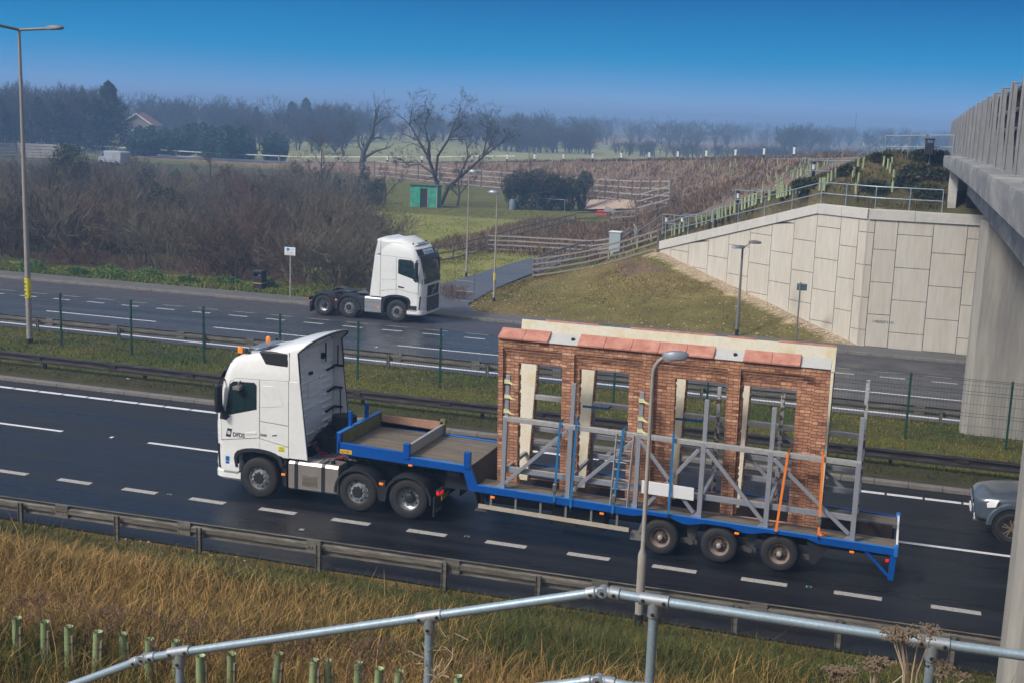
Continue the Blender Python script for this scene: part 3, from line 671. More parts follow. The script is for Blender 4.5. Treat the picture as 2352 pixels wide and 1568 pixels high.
def head_curve(t,h):
    b=MB(); pth=[(0,0,h-.02)]+[(.30*math.sin(a)*0+.32*(1-math.cos(a)),-.0,h+.40*math.sin(a)) for a in np.linspace(0,1.25,7)]
    b.tube(pth,[.038]*len(pth),10); b.build('arm',M['lampgrey'],t)
    lant(t,(pth[-1][0]-.06,0,pth[-1][2]-.0),(1,.15,0),.50,.28,M['lantern'],up=.12)
nlb=hit(1467,1430); nlb=Vector((-4.47,23.0,-.05))
column('lamp_column','near lamp column with curved top standing in front of the trailer',nlb,5.15,.088,.045,M['lampgrey'],head_curve,shoulder=1.55)
def head_twin(t,h):
    b=MB(); b.tube([(0,0,h-.1),(0,0,h+.05)],.05,10); b.tube([(0,0,h),(.35,.4,h+.22)],.03,8); b.build('arm',M['lampgrey'],t)
    lant(t,(.12,-.1,h+.02),(-1,-.5,0),.62,.32,M['lantern'],up=0); lant(t,(.22,.3,h+.22),(1,.6,0),.62,.32,M['lampdark'],up=.0)
column('lamp_column','lamp column with two lanterns in front of the wing wall',Vector((-7.35,57.7,.1)),4.15,.085,.06,M['lampdark'],head_twin,shoulder=1.4)
def head_small(d):
    def f(t,h):
        b=MB(); b.tube([(0,0,h-.1),(0,0,h+.04)],.04,8); b.build('arm',M['lampgrey'],t); lant(t,(.06*-d,0,h+.04),(d,.1,0),.6,.30,M['lantern'],up=.05)
    return f
l2=column('lamp_column','slender lamp column with yellow number band beside the path',Vector((-20.55,61.1,.1)),5.75,.07,.045,M['lampgrey'],head_small(-1),shoulder=1.6)
b=MB(); b.lathe([(.0705,1.25),(.0705,1.62)],ax='z',n=16); b.build('number_band',M['ystick'],l2)
for k,ch in enumerate('104'): text(ch,'number',M['navy'],l2,(-.035,-.074,1.52-.11*k),(R(90),0,0),.09,.002)
column('lamp_column','slender lamp column by the paddock fence, left of the banded one',Vector((-25.5,70.4,.05)),6.35,.07,.045,M['lampgrey'],head_small(1),shoulder=1.6)
# ------------------------------------------------------------------ signs, bin, cabinet, small barriers
t=thing('lay_by_sign','white information sign with a blue square beside the lay by','sign',Vector((-30.6,57.55,.1)))
b=MB(); b.tube([(0,0,-.3),(0,0,2.2)],.04,10); b.build('pole',M['galvp'],t)
b=MB(); b.box(-.31,.31,-.065,-.045,2.2,2.62); pl=b.build('sign_plate',M['whitep'],t,bevel=.006)
b=MB(); b.box(-.19,-.02,-.069,-.066,2.43,2.58); b.build('blue_square',M['skyb'],pl)
text('Lay-by','lettering',M['signback'],pl,(.02,-.068,2.50),(R(90),0,0),.085,.001); text('No overnight','lettering',M['signback'],pl,(-.2,-.068,2.34),(R(90),0,0),.075,.001); text('parking or littering','lettering',M['signback'],pl,(-.25,-.068,2.24),(R(90),0,0),.065,.001)
t=thing('road_sign','small dark sign seen from behind in front of the panel wall','sign',Vector((-4.62,57.75,.1)))
b=MB(); b.tube([(0,0,-.3),(0,0,2.72)],.035,10); b.build('pole',M['lampdark'],t)
b=MB(); b.box(-.16,.3,.04,.055,2.35,2.66); b.box(-.12,.26,-.0,.04,2.42,2.46); b.box(-.12,.26,0,.04,2.56,2.6); b.build('sign_plate',M['signback'],t,bevel=.005)
t=thing('litter_bin','black litter bin with open top slot on the lay by verge','litter bin',onZ(597,668,.08))
b=MB(); b.box(-.27,.27,-.27,.27,0,.78); b.build('body',M['dark'],t,bevel=.02)
b=MB(); b.box(-.29,.29,-.29,.29,.98,1.12); b.box(-.27,-.2,-.27,.27,.78,.98); b.box(.2,.27,-.27,.27,.78,.98); b.box(-.2,.2,.2,.27,.78,.98); b.build('hood',M['dark'],t,bevel=.025)
b=MB(); b.box(-.276,.276,-.276,.276,.42,.45); b.build('trim_band',M['yellow'],t)
b=MB(); b.box(-.06,.06,-.1,.0,.8,.9); b.build('rubbish',M['whitep'],t,bevel=.02)
p=onZ(1413,590,0); cb=Vector((-17.6,74.5,Hs(-17.6,74.5)))
cb=onP(1413,578,(-17,76),(1,-.6)); cb.z=max(cb.z,Hs(cb.x,cb.y))
t=thing('utility_cabinet','pale grey green steel cabinet behind the timber fence','cabinet',cb)
b=MB(); b.box(-.36,.36,-.3,.3,-.3,1.22); b.build('body',M['cabinet'],t,bevel=.01)
b=MB(); b.box(-.40,.40,-.34,.34,1.22,1.28); b.build('lid',M['whitep'],t,bevel=.01)
t=thing('pedestrian_barrier','galvanised pedestrian guard barrier where the path meets the pavement','barrier',Vector((-22.15,60.9,.1)))
b=MB()
for x in (-.55,.55): b.tube([(x,0,-.2),(x,0,1.6)],.025,8)
for z in (.05,.55,1.1,1.6): b.tube([(-.55,0,z),(.55,0,z)],.022,8)
for x in np.arange(-.45,.5,.11): b.tube([(x,0,.05),(x,0,.55)],.008,5)
b.build('frame',M['galvd'],t)
sh=onZ(972,478,0)
t=thing('field_shed','green painted open fronted shed beside the leaning tree','shed',sh,R(8))
b=MB(); W_,D_,h=1.42,2.0,2.45
b.box(-W_,-.35,0,.06,0,h-.1); b.box(.48,W_,0,.06,0,h-.1); b.box(-.35,.48,0,.06,2.0,h-.1); b.box(-W_,-W_+.06,.06,D_,0,h-.1); b.box(W_-.06,W_,.06,D_,0,h-.1); b.box(-W_,W_,D_,D_+.06,0,h-.1); b.build('walls',M['shedg'],t)
b=MB(); b.prism([(-.15,h-.1),(D_+.15,h-.25),(D_+.15,h-.17),(-.15,h+.02)],'x',-W_-.1,W_+.1); b.build('roof',M['lampdark'],t)
b=MB(); b.box(W_-.04,W_+.06,-.05,.1,0,h-.12); b.box(.42,.50,-.04,.05,0,2.0); b.build('door_post',M['timberl'],t)
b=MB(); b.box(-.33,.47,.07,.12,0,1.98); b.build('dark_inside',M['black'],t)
t=thing('water_butt','blue grey plastic barrel by the ivy covered bushes','barrel',onZ(1177,484,0))
b=MB(); b.lathe([(0,0),(.32,0),(.36,.4),(.36,.9),(.30,1.15),(0,1.2)],ax='z',n=18); b.build('barrel',mat('barrel_blue',(.16,.22,.27),.5),t,smooth=60)
t=thing('feed_trough','red tipped trough lying in the paddock','trough',hit(1392,496))
b=MB(); b.prism([(-1.0,0),(1.0,0),(.6,.45),(-.9,.5)],'y',-.3,.3); b.build('trough_body',mat('red_paint',(.45,.06,.05),.6),t); b=MB(); b.beam((-.1,-.32,.75),(1.5,-.32,.1),.6,.05,(0,1,0)); b.build('lid',M['galvp'],t)
t=thing('jump_stand','thin grey metal frame standing in front of the bushes','frame',onZ(1265,486,0))
b=MB()
for x in (-1.5,1.5): b.tube([(x,0,0),(x,0,1.3)],.03,6)
b.tube([(-1.5,0,1.3),(1.5,0,1.3)],.03,6); b.build('tubes',M['galvp'],t)
# sandy patch
b=MB(); b.add([hit(px,py)+Vector((0,0,.12)) for px,py in ((1340,484),(1460,482),(1455,464),(1345,462))],[(0,1,2,3)]); tag(b.build('sand_patch',mat('sand',(.42,.31,.24),.9,0,.15,1),smooth=0),'pale sandy hardstanding inside the pen','ground',kind='structure')
# ------------------------------------------------------------------ far stairs, handrails, bollards
def handrail(name,label,posts,h=1.1,m=None,r=.025,mids=(.5,)):
    m=m or M['galv']; posts=[Vector(p) for p in posts]; t=thing(name,label,'handrail',posts[0])
    Z=Vector((0,0,1))
    b=MB(); b.tube([p+Z*h for p in posts],r,8); b.build('top_rail',m,t,world=True)
    for k in mids:
        b=MB(); b.tube([p+Z*h*k for p in posts],r,8); b.build('mid_rail',m,t,world=True)
    for p in posts:
        b=MB(); b.tube([p-Z*.25,p+Z*h],r,8); b.build('post',m,t,world=True)
    return t
def wallp(u,dz=0,off=.15):
    return (WC[0]+WD[0]*u+inw.x*off,WC[1]+WD[1]*u+inw.y*off,topw(u)+dz)
handrail('handrail','two rail galvanised handrail along the top of the wing wall',[wallp(u) for u in (13.9,12.1,10.2,8.4,6.6,4.8,3.0,1.5)]+[(x,58.2,6.32) for x in (-1.65,-.18,1.2)],h=1.0)
S0=Vector((-1.6,64,0)); SD=Vector((-.70,.714,0))
brk=[(-1.59,63.99,8.4),(-3.25,65.7,7.1),(-5.45,67.93,7.0),(-8.05,70.58,5.05),(-9.85,72.4,5.0),(-12.28,74.9,3.1),(-15.04,77.7,2.95),(-17.15,79.86,1.5)]
nS=Vector((.714,.70,0))
def steps():
    t=thing('embankment_stairs','concrete stairs with landings climbing the far embankment','stairs',Vector(brk[-1]))
    b=MB()
    for (a,c) in zip(brk[:-1],brk[1:]):
        a=Vector(a);c=Vector(c); flat=abs(a.z-c.z)<.3
        if flat: 
            q=[a-nS*.0,c-nS*.0,c+nS*1.6,a+nS*1.6]; b.add([p-Vector((0,0,.02)) for p in q]+[p-Vector((0,0,.3)) for p in q],[(0,1,2,3),(0,4,5,1),(1,5,6,2),(2,6,7,3),(3,7,4,0)])
        else:
            n=max(2,round(abs(a.z-c.z)/.165))
            for i in range(n):
                p=a.lerp(c,i/n);q=a.lerp(c,(i+1)/n); z=p.z
                b.add([(p.x,p.y,z),(q.x,q.y,z),(q.x+nS.x*1.6,q.y+nS.y*1.6,z),(p.x+nS.x*1.6,p.y+nS.y*1.6,z)]+[(q.x,q.y,z-.17),(q.x+nS.x*1.6,q.y+nS.y*1.6,z-.17)],[(0,1,2,3),(1,4,5,2)])
    b.build('treads',mat('stair_concrete',(.30,.23,.17),.85,0,.2,2),t,world=True,smooth=0)
steps()
def dens(ps,off):
    out=[]
    for a,c in zip(ps[:-1],ps[1:]):
        a=Vector(a);c=Vector(c); n=max(1,round((c-a).length/1.4)); out+=[a.lerp(c,i/n)+nS*off for i in range(n)]
    return out+[Vector(ps[-1])+nS*off]
handrail('handrail','near handrail of the far embankment stairs',dens(brk,0))
handrail('handrail','rear handrail of the far embankment stairs',dens(brk,1.6))
handrail('handrail','level handrail at the stair head joining the bridge end',[(-1.6,64,8.45),(-.5,63.2,8.5),(.5,62.4,8.55),(1.5,61.8,8.6)],h=1.1)
handrail('handrail','low guard rail on the embankment crest above the brown slope',[onY(px,366+(px-1765)*-.01,y)-Vector((0,0,.55)) for px,y in ((1765,104),(1840,96),(1920,90),(2015,82))],h=.55,mids=())
bb=MB()
def bollard(p,label,h=1.0,r=.09,white=.28,grp='black and white path bollards'):
    t=thing('bollard',label,'bollard',p,0,grp)
    b=MB(); b.tube([(0,0,-.2),(0,0,h)],r,12); b.build('body',M['dark'],t)
    b=MB(); b.tube([(0,0,h*.62),(0,0,h*.62+white)],r+.004,12,caps=False); b.build('white_band',M['whitep'],t)
    b=MB(); b.lathe([(r,h),(r*.8,h+.03),(0,h+.04)],ax='z',n=12); b.build('cap',M['dark'],t)
    return t
BL='black bollard with white band lining the far embankment stairs'
for u,o,z in ((brk[6],.3,2.95),(brk[6],1.5,2.95),(brk[5],.3,3.1),(brk[5],1.4,3.1),(brk[4],.2,5.0),(brk[4],1.4,5.0),(brk[3],.2,5.05),(brk[3],1.3,5.05),(brk[2],.3,7.0),(brk[1],1.3,7.1),(brk[1],.2,7.1)):
    p=Vector(u)+nS*o; p.z=z; bollard(p,BL)
EL=edge_pt
def marker():
    t=thing('marker_post','white marker post with black foot and cap on the ramp road edge','marker post',(0,0,0),0,'marker posts along the ramp road')
    b=MB(); b.box(-.10,.10,-.07,.07,.35,1.0); b.build('white_body',M['whitep'],t)
    b=MB(); b.box(-.105,.105,-.075,.075,-.1,.36); b.box(-.105,.105,-.075,.075,1.0,1.12); b.build('black_bands',M['dark'],t); return t
mk=marker(); k0=True
segs=[]
for px in (890,968,1082,1164,1230,1294,1360,1425,1490,1556,1620,1690,1752,1822):
    # point on the edge polyline whose bearing matches
    best=None
    for i in range(1,len(E)-1):
        for f in np.linspace(0,1,40):
            p=edge_pt(i,f,.3); d=p-Vector((0,0,CAMZ)); zz=d.dot(FW); sx=1176+FPX*d.dot(RT)/zz
            if best is None or abs(sx-px)<best[0]: best=(abs(sx-px),p)
    p=best[1]
    if k0: mk.location=p; k0=False
    else: dup(mk,p,0)
for px,fy in ((1402,1),(1602,1),(880,1)):
    pass
t=thing('litter_bin','dark bin beside the bridge end above the panel wall','litter bin',onY(2133,356,62))
b=MB(); b.box(-.2,.2,-.2,.2,0,.55); b.build('body',M['dark'],t,bevel=.02); b=MB(); b.box(-.23,.23,-.23,.23,.68,.76); b.box(-.2,-.14,-.2,.2,.55,.68); b.box(.14,.2,-.2,.2,.55,.68); b.build('hood',M['dark'],t,bevel=.02)
t=thing('sign_board','thin grey notice board edge-on beside the dark bin','sign',onY(2125,356,62.3)); b=MB(); b.box(-.05,.05,-.2,.2,0,.95); b.build('board',M['lampdark'],t,bevel=.01)
# ------------------------------------------------------------------ near handrail (foreground)
def near_rail():
    t=thing('handrail','thick galvanised tube handrail bending across the foreground','handrail',Vector((-1.45,6.6,6.1)))
    Y=6.6; pts=[onY(px,py,Y) for px,py in ((-350,1760),(395,1502),(985,1415),(1385,1357))]
    pl=[Vector((x,Y,0)) for x in (0,)]
    flat=[onY(px,py,Y) for px,py in ((1385,1357),(1503,1378),(2143,1475),(2560,1533))]
    r=.0275
    def low(p,d): return Vector((p.x,p.y,p.z-d))
    k=[pts[0],onY(330,1512,Y),onY(395,1500,Y),onY(985,1415,Y),pts[3]]
    b=MB(); b.tube(k[:3],r,14); b.tube(k[2:],r,14); b.tube(flat,r,14); b.build('top_rail',M['galv'],t,world=True)
    dl=.545
    b=MB(); b.tube([low(p,dl) for p in k],r,14); b.tube([low(p,dl) for p in flat],r,14); b.build('mid_rail',M['galv'],t,world=True)
    def part(): return MB(),MB()
    def done(fit,scr):
        n0=len(fit.f); fit.cur=1; fit.add(scr.v,scr.f); fit.build('clamp_fitting',[M['galvp2'],M['dark']],t,world=True,bevel=.003)
    def screw(scr,p): scr.tube([p+Vector((0,-.034,0)),p+Vector((0,-.043,0))],.011,10)
    for px,py,seg in ((413,1496,(k[2],k[3])),(987,1415,(k[2],k[4])),(1503,1377,(flat[0],flat[-1])),(2143,1475,(flat[0],flat[-1]))):
        p=onY(px,py,Y); d=(seg[1]-seg[0]).normalized()
        b=MB(); b.tube([p-Vector((0,0,.02)),p-Vector((0,0,1.7))],r,14); b.build('post',M['galv'],t,world=True)
        for q in (p,low(p,dl)):
            fit,scr=part(); fit.tube([q-d*.085,q+d*.085],.036,14); fit.tube([q,q-Vector((0,0,.1))],.036,14)
            screw(scr,q-d*.06); screw(scr,q+d*.06); screw(scr,q-Vector((0,0,.075))); done(fit,scr)
    for c,a,e in ((k[1],k[0],k[2]),(k[4],k[3],flat[1])):
        for q in (c,low(c,dl)):
            d1=(a-c).normalized(); d2=(e-c).normalized(); fit,scr=part()
            fit.tube([q+d1*.03,q+d1*.045,q+d1*.10],[.02,.036,.036],14); fit.tube([q+d2*.03,q+d2*.045,q+d2*.10],[.02,.036,.036],14)
            fit.tube([q+Vector((0,-.03,0)),q+Vector((0,.03,0))],.033,14); screw(scr,q); screw(scr,q+d1*.07); screw(scr,q+d2*.07); done(fit,scr)
M['galvp2']=mat('cast_galvanised',(.33,.36,.39),.5,.6,.12,12)
near_rail()
# ------------------------------------------------------------------ wheels
def wheel(parent,name,c,r,w,kind,side,turn=0):
    # side +1: outer face looks to +y of the vehicle; side -1: to -y
    s=side
    P=lambda pr:[(a,-s*0+s*t) for a,t in pr]
    b=MB(); b.lathe(P([(r*.54,-.03),(r*.60,-.005),(r*.66,.0),(r*.80,-.002),(r*.90,-.012),(r*.965,-.035),(r,-.07),(r,-w+.07),(r*.96,-w+.03),(r*.6,-w)]),n=40)
    for k in (.25,.5,.75): pass
    t=b.build(name,M['tyre'],parent,smooth=40); t.location=c
    k=r/.535
    if kind=='steer':
        pr=[(.30,-.035),(.292,-.03),(.283,-.06),(.272,-.10),(.235,-.095),(.205,-.05),(.195,-.02),(.150,-.012),(.145,.0),(.12,.005),(.115,.012),(.0,.012)]; m=M['steel'];ym=-.012;rn=.172
    elif kind=='drive':
        pr=[(.30,-.035),(.292,-.03),(.283,-.07),(.275,-.15),(.24,-.175),(.19,-.19),(.14,-.19),(.135,-.10),(.12,-.07),(.10,-.06),(0,-.06)]; m=M['steel'];ym=-.19;rn=.172
    else:
        pr=[(.30,-.03),(.29,-.02),(.265,-.06),(.25,-.10),(.225,-.12),(.17,-.12),(.165,-.09),(.12,-.085),(.075,-.06),(.07,.01),(.05,.02),(0,.02)]; m=M['rimdirty'];ym=-.115;rn=.20
    pr=[(a*k,t*1.0) for a,t in pr]
    b=MB(); 
    if kind=='trailer':
        b.lathe(P(pr[:5]),n=36); rim=b.build('rim',m,t,smooth=40)
        b=MB(); b.lathe(P(pr[4:9]),n=32); 
        for i in range(10):
            a=2*math.pi*i/10; b.tube([(rn*.72*k*math.cos(a),s*(ym),rn*.72*k*math.sin(a)),(rn*.72*k*math.cos(a),s*(ym+.06),rn*.72*k*math.sin(a))],.016,6)
        b.build('hub',M['rust'],t,smooth=40)
        b=MB(); b.lathe(P(pr[8:]),n=20); b.build('hub_cap',M['galvp'],t,smooth=40)
    else:
        b.lathe(P(pr[:8 if kind=='steer' else 7]),n=36)
        for i in range(10):
            a=2*math.pi*(i+.5)/10; q=lambda rr,yy:(rr*k*math.cos(a),s*yy,rr*k*math.sin(a)); b.tube([q(rn,ym-.01),q(rn,ym+.035),q(rn,ym+.05)],[.021,.021,.012],8)
        b.cur=1
        for i in range(10):
            a=2*math.pi*i/10; rr=.243 if kind=='steer' else .225; yy=-.085 if kind=='steer' else -.176
            b.lathe([(.026,0),(0,0)],n=10)
            b.v[-20:]=[(x+rr*k*math.cos(a),s*(yy),z+rr*k*math.sin(a)) for x,_,z in b.v[-20:]]
        rim=b.build('rim',[m,M['black']],t,smooth=40)
        b=MB(); b.lathe(P(pr[7 if kind=='steer' else 6:]),n=24); b.build('hub_cap',M['dark'],t,smooth=40)
    return t
# ------------------------------------------------------------------ tractor unit (x forward, y left, origin on the road under the front axle)
SL=[(1.22,1.22,1.34,1.24),(1.5,1.5,1.355,1.25),(1.95,1.95,1.36,1.25),(2.12,2.12,1.345,1.25),(3.0,3.0,1.16,1.247),(3.2,3.24,1.09,1.24),(3.42,3.64,1.0,1.215),(3.55,3.84,.89,1.16),(3.62,3.93,.76,1.06),(3.66,3.97,.60,.90),(3.68,3.99,.40,.7)]
XR=-.862
def sl_at(z):
    for a,c in zip(SL[:-1],SL[1:]):
        if a[0]<=z<=c[0]:
            f=(z-a[0])/(c[0]-a[0]); return tuple(a[i]+f*(c[i]-a[i]) for i in range(4))
    return SL[0] if z<SL[0][0] else SL[-1]
def xfront(s,y):
    zf,zr,xf,hw=s; r=.30; ay=abs(y)
    x=xf-.06*(y/hw)**2
    if ay>hw-r: 
        t=min(1,(ay-(hw-r))/r); x-=r*(1-math.sqrt(max(0,1-t*t)))
    return x
def ring(s,xr=XR):
    zf,zr,xf,hw=s
    ysx=[hw*math.sin(a)*1.0 for a in ()]
    ys=[hw,hw*.995,hw*.975,hw*.94,hw*.88,hw*.78,hw*.5,0]; ys=ys+[-y for y in ys[-2::-1]]
    pts=[(xr,hw)]+[(xfront(s,y),y) for y in ys]+[(xr,-hw)]
    out=[]
    for x,y in pts:
        out.append((x,y,zf+(zr-zf)*(xf-x)/(xf-xr)))
    return out
def fpatch(b,z0,z1,y0,y1,off,nz=5,ny=13):
    rows=[]
    for i in range(nz):
        z=z0+(z1-z0)*i/(nz-1); s=sl_at(z); rows.append([(xfront(s,y0+(y1-y0)*j/(ny-1))+off,y0+(y1-y0)*j/(ny-1),z) for j in range(ny)])
    b.grid(rows)
def plate(b,poly,y,t,s):
    b.prism(poly,'y',s*y,s*(y+t))
def inset(poly,d):
    c=(sum(p[0] for p in poly)/len(poly),sum(p[1] for p in poly)/len(poly)); out=[]
    n=len(poly)
    area=sum(poly[i][0]*poly[(i+1)%n][1]-poly[(i+1)%n][0]*poly[i][1] for i in range(n)); sg=1 if area>0 else -1
    for i in range(n):
        p0,p1,p2=Vector(poly[i-1]),Vector(poly[i]),Vector(poly[(i+1)%n])
        e1=(p1-p0).normalized();e2=(p2-p1).normalized(); n1=Vector((-e1.y,e1.x))*sg;n2=Vector((-e2.y,e2.x))*sg
        k=n1+n2; k=k/max(.3,k.dot(n1)) if k.length>0 else n1
        out.append(tuple(p1+k*d))
    return out
def tractor(name,label,loc,rz,wb,near):
    t=thing(name,label,'lorry tractor',loc,rz)
    # cab shell
    b=MB(); b.grid([ring(s) for s in SL],close=True); b.add(ring(SL[-1]),[tuple(range(len(ring(SL[-1]))))]); b.add(ring(SL[0]),[tuple(range(len(ring(SL[0]))))[::-1]])
    cab=b.build('cab',M['white'],t,smooth=32)
    b=MB(); lo=[(.62,.62,1.33,1.235),(.8,.8,1.36,1.25),(1.225,1.225,1.345,1.245)]
    b.grid([ring(s,.62) for s in lo],close=True); b.add(ring(lo[0],.62),[tuple(range(17))[::-1]]); b.build('front_corner_panel',M['white'],cab,smooth=32)
    b=MB(); lo=[(.40,.40,1.30,1.20),(.46,.46,1.37,1.25),(.62,.62,1.37,1.25)]
    b.grid([ring(s,.52) for s in lo],close=True); b.add(ring(lo[0],.52),[tuple(range(17))[::-1]]); b.add(ring(lo[-1],.52),[tuple(range(17))]); b.build('bumper',M['white'],t,smooth=32)
    for s in (1,-1):
        # entry step, well and arch trim
        b=MB(); b.box(.56,1.02,s*1.0 if s>0 else -1.254,1.254 if s>0 else -1.0,.66,.86); b.build('step_well',M['white2'] if near else M['dark'],t)
        b=MB(); b.box(.58,1.0,1.10*s-.16,1.10*s+.163,.60,.66); b.build('step',M['galvp'],t,bevel=.01)
        b=MB(); o=[];i_=[]
        for k in range(13):
            a=math.pi*(k/12); o.append((.70*math.cos(a),1.0+.33*math.sin(a)**.7*1.0)); 
        o=[(.70,.62)]+o[:]+[(-.86,.62)] if 0 else o
        o2=[(x*.87,.97+(z-1.0)*.80) for x,z in o]
        o=[(.66,.78)]+o+[(-.78,1.02)]; o2=[(.59,.78)]+o2+[(-.66,.92)]
        n=len(o); ya,yb_=s*1.18,s*1.272
        vs=[(x,ya,z) for x,z in o]+[(x,ya,z) for x,z in o2]+[(x,yb_,z) for x,z in o]+[(x,yb_,z) for x,z in o2]
        fs=[]
        for k in range(n-1):
            fs+=[(2*n+k,2*n+k+1,3*n+k+1,3*n+k),(k,n+k,n+k+1,k+1),(k,k+1,2*n+k+1,2*n+k),(n+k,3*n+k,3*n+k+1,n+k+1)]
        b.add(vs,fs); b.build('wheel_arch',M['dark'],t,smooth=50)
        # side skirt behind the arch (white), rear collar
        b=MB(); b.prism([(-.66,1.05),(-.5,1.23),(-.87,1.23),(-.87,1.17)] if 0 else [(-.70,1.17),(-.55,1.26),(-.86,1.26),(-.86,1.17)],'y',s*1.05,s*1.25); b.build('cab_skirt',M['white'],t)
        b=MB(); plate(b,[(-.865,1.18),(-.865,3.17),(-1.16,3.17),(-1.40,1.18)],1.226,.036,s); col=b.build('side_collar',M['white'],t,bevel=.012)
        # dark gaps then proud body panels
        door=[(1.06,1.45),(1.075,2.02),(.99,2.20),(.80,3.0),(.62,3.10),(-.03,3.12),(-.03,1.62),(.35,1.56)]
        b=MB(); plate(b,inset(door,-.012),1.246,.005,s); b.build('door_gap',M['joint'],cab)
        b=MB(); plate(b,door,1.246,.012,s); dr=b.build('door',M['white'],t,bevel=.006)
        win=[(.93,2.13),(.79,2.92),(.70,2.99),(.12,3.01),(.07,2.96),(.07,2.37)]
        b=MB(); plate(b,inset(win,-.028),1.256,.004,s); b.build('window_seal',M['black'],dr)
        b=MB(); plate(b,win,1.258,.004,s); b.build('window',M['glass'],dr)
        b=MB(); plate(b,[(1.11,2.0),(.93,1.98),(.80,2.10),(.93,2.16),(1.05,2.42)],1.254,.008,s); b.build('mirror_panel',M['dark'],dr)
        b=MB(); plate(b,[(.36,1.66),(.37,1.72),(.07,1.77),(.05,1.69)],1.256,.012,s); b.build('door_handle',M['white'] if near else M['dark'],dr,bevel=.01)
        # rear quarter panels
        q1=[(-.045,2.06),(-.045,3.12),(-.852,3.16),(-.852,2.02)]; q2=[(-.045,1.60),(-.045,2.045),(-.852,2.005),(-.852,1.47)]
        b=MB(); plate(b,[(-.035,1.30),(-.035,3.13),(-.858,3.17),(-.858,1.2)],1.246,.004,s); b.build('panel_gap',M['joint'],cab)
        for q in (q1,q2,[(-.045,1.33),(-.045,1.585),(-.852,1.455),(-.852,1.19),(-.70,1.19)]):
            b=MB(); plate(b,q,1.246,.011,s); b.build('quarter_panel',M['white'],cab,bevel=.005)
        b=MB(); plate(b,[(-.10,2.42),(-.10,2.98),(-.46,3.0),(-.56,2.9),(-.70,2.56),(-.66,2.50)],1.255,.008,s); b.build('sleeper_panel',M['white'],cab,bevel=.008)
        b=MB(); b.beam((-.87,s*1.252,1.18),(-.87,s*1.252,3.9),.012,.006,(0,1,0)); b.build('collar_seam',M['joint'],cab)
        # mirrors
        b=MB(); b.box(.98,1.10,s*1.30 if s>0 else -1.56,1.56 if s>0 else -1.30,2.22,2.95); b.build('mirror',M['dark'],t,bevel=.04)
        b=MB(); b.tube([(1.0,s*1.2,3.02),(1.02,s*1.42,3.0),(1.02,s*1.42,2.9)],.03,8); b.tube([(1.0,s*1.2,2.25),(1.02,s*1.42,2.22),(1.02,s*1.42,2.3)],.03,8); b.build('mirror_arm',M['dark'],t)
        if s==1 or not near:
            pass
        # headlight
        b=MB(); rows=[]
        for z in (.72,.9,1.1,1.3): rows.append([(xfront(sl_at(max(z,1.22)),y)+.012,y,z) for y in [s*(.86+.37*j/6) for j in range(7)]])
        b.grid(rows); b.build('headlight',M['lampw'],t)
        b=MB(); b.beam((1.13,s*1.20,.7),(1.18,s*1.2,1.32),.06,.05); b.build('headlight_trim',M['dark'],t)
    if near:
        b=MB(); b.box(.42,.62,1.27,1.46,2.84,2.93); b.tube([(.5,1.2,3.06),(.5,1.36,3.02),(.5,1.38,2.93)],.02,8); b.build('kerb_mirror',M['lampdark'],t,bevel=.03)
    # front
    b=MB(); fpatch(b,2.12,3.03,-1.04,1.04,.008,8); b.build('windscreen',M['glass'],cab,smooth=60)
    b=MB(); fpatch(b,1.9,2.14,-1.15,1.15,.012); b.build('scuttle_panel',M['dark'],cab,smooth=60)
    b=MB(); fpatch(b,1.93,1.96,-.5,.5,.03); b.build('bright_strip',M['steel'],cab)
    for sgn in (1,-1):
        b=MB(); b.tube([(xfront(sl_at(2.16),sgn*.1)+.02,sgn*.1,2.16),(xfront(sl_at(2.22),sgn*.7)+.03,sgn*.7,2.22)],.012,6); b.build('wiper',M['black'],cab)
    b=MB(); 
    rows=[]
    for z,off in ((2.98,.16),(3.06,.22),(3.22,.16),(3.24,.02),(3.44,.03),(3.5,.02)):
        s=sl_at(z); rows.append([(xfront(s,y)+off*(1-.5*(abs(y)/1.1)**4),y,z) for y in np.linspace(-1.1,1.1,13)])
    b.grid(rows); b.build('sun_visor',M['dark'],t,smooth=40,solid=.02)
    b=MB(); fpatch(b,1.30,1.80,-.72,.72,.012); b.build('upper_grille',M['black'],cab)
    b=MB(); rows=[[(1.385-.06*(y/1.25)**2,y,z) for y in np.linspace(-.76,.76,11)] for z in (.56,.9,1.26)]; b.grid(rows); b.build('lower_grille',M['black'],t)
    b=MB()
    for z in (.62,.74,.86,.98,1.10,1.22): b.grid([[(1.40-.06*(y/1.25)**2,y,zz) for y in np.linspace(-.74,.74,9)] for zz in (z,z+.035)])
    b.build('grille_bars',M['lampdark'],t)
    b=MB(); fpatch(b,1.83,1.88,-.95,.95,.016); b.build('bonnet_lip',M['white'],cab)
    b=MB(); b.beam((1.39,-.3,1.36),(1.39,.3,1.80),.05,.015,(1,0,0)); b.build('emblem_bar',M['steel'],t)
    text('VOLVO','lettering',M['steel'],t,(1.395,-.21,1.55),(R(90),0,R(90)),.13,.004)
    # roof: skylight, deflector hood over the gap
    b=MB(); b.add([(.72,-.45,3.735),(.72,.45,3.735),(.2,.5,3.815),(.2,-.5,3.815)],[(0,1,2,3)]); 
    sk=b.build('roof_hatch',M['lantern'],cab,smooth=0,solid=.03)
    def arch(x,zc,zs,hw,xs,zl,xl):
        pts=[]
        for k in range(21):
            a=math.pi*k/20; y=hw*math.cos(a); f=abs(math.sin(a))
            z=zs+(zc-zs)*f**.55; pts.append((xs+(x-xs)*f**.5,y,z))
        return [(xl,hw,zl)]+pts+[(xl,-hw,zl)]
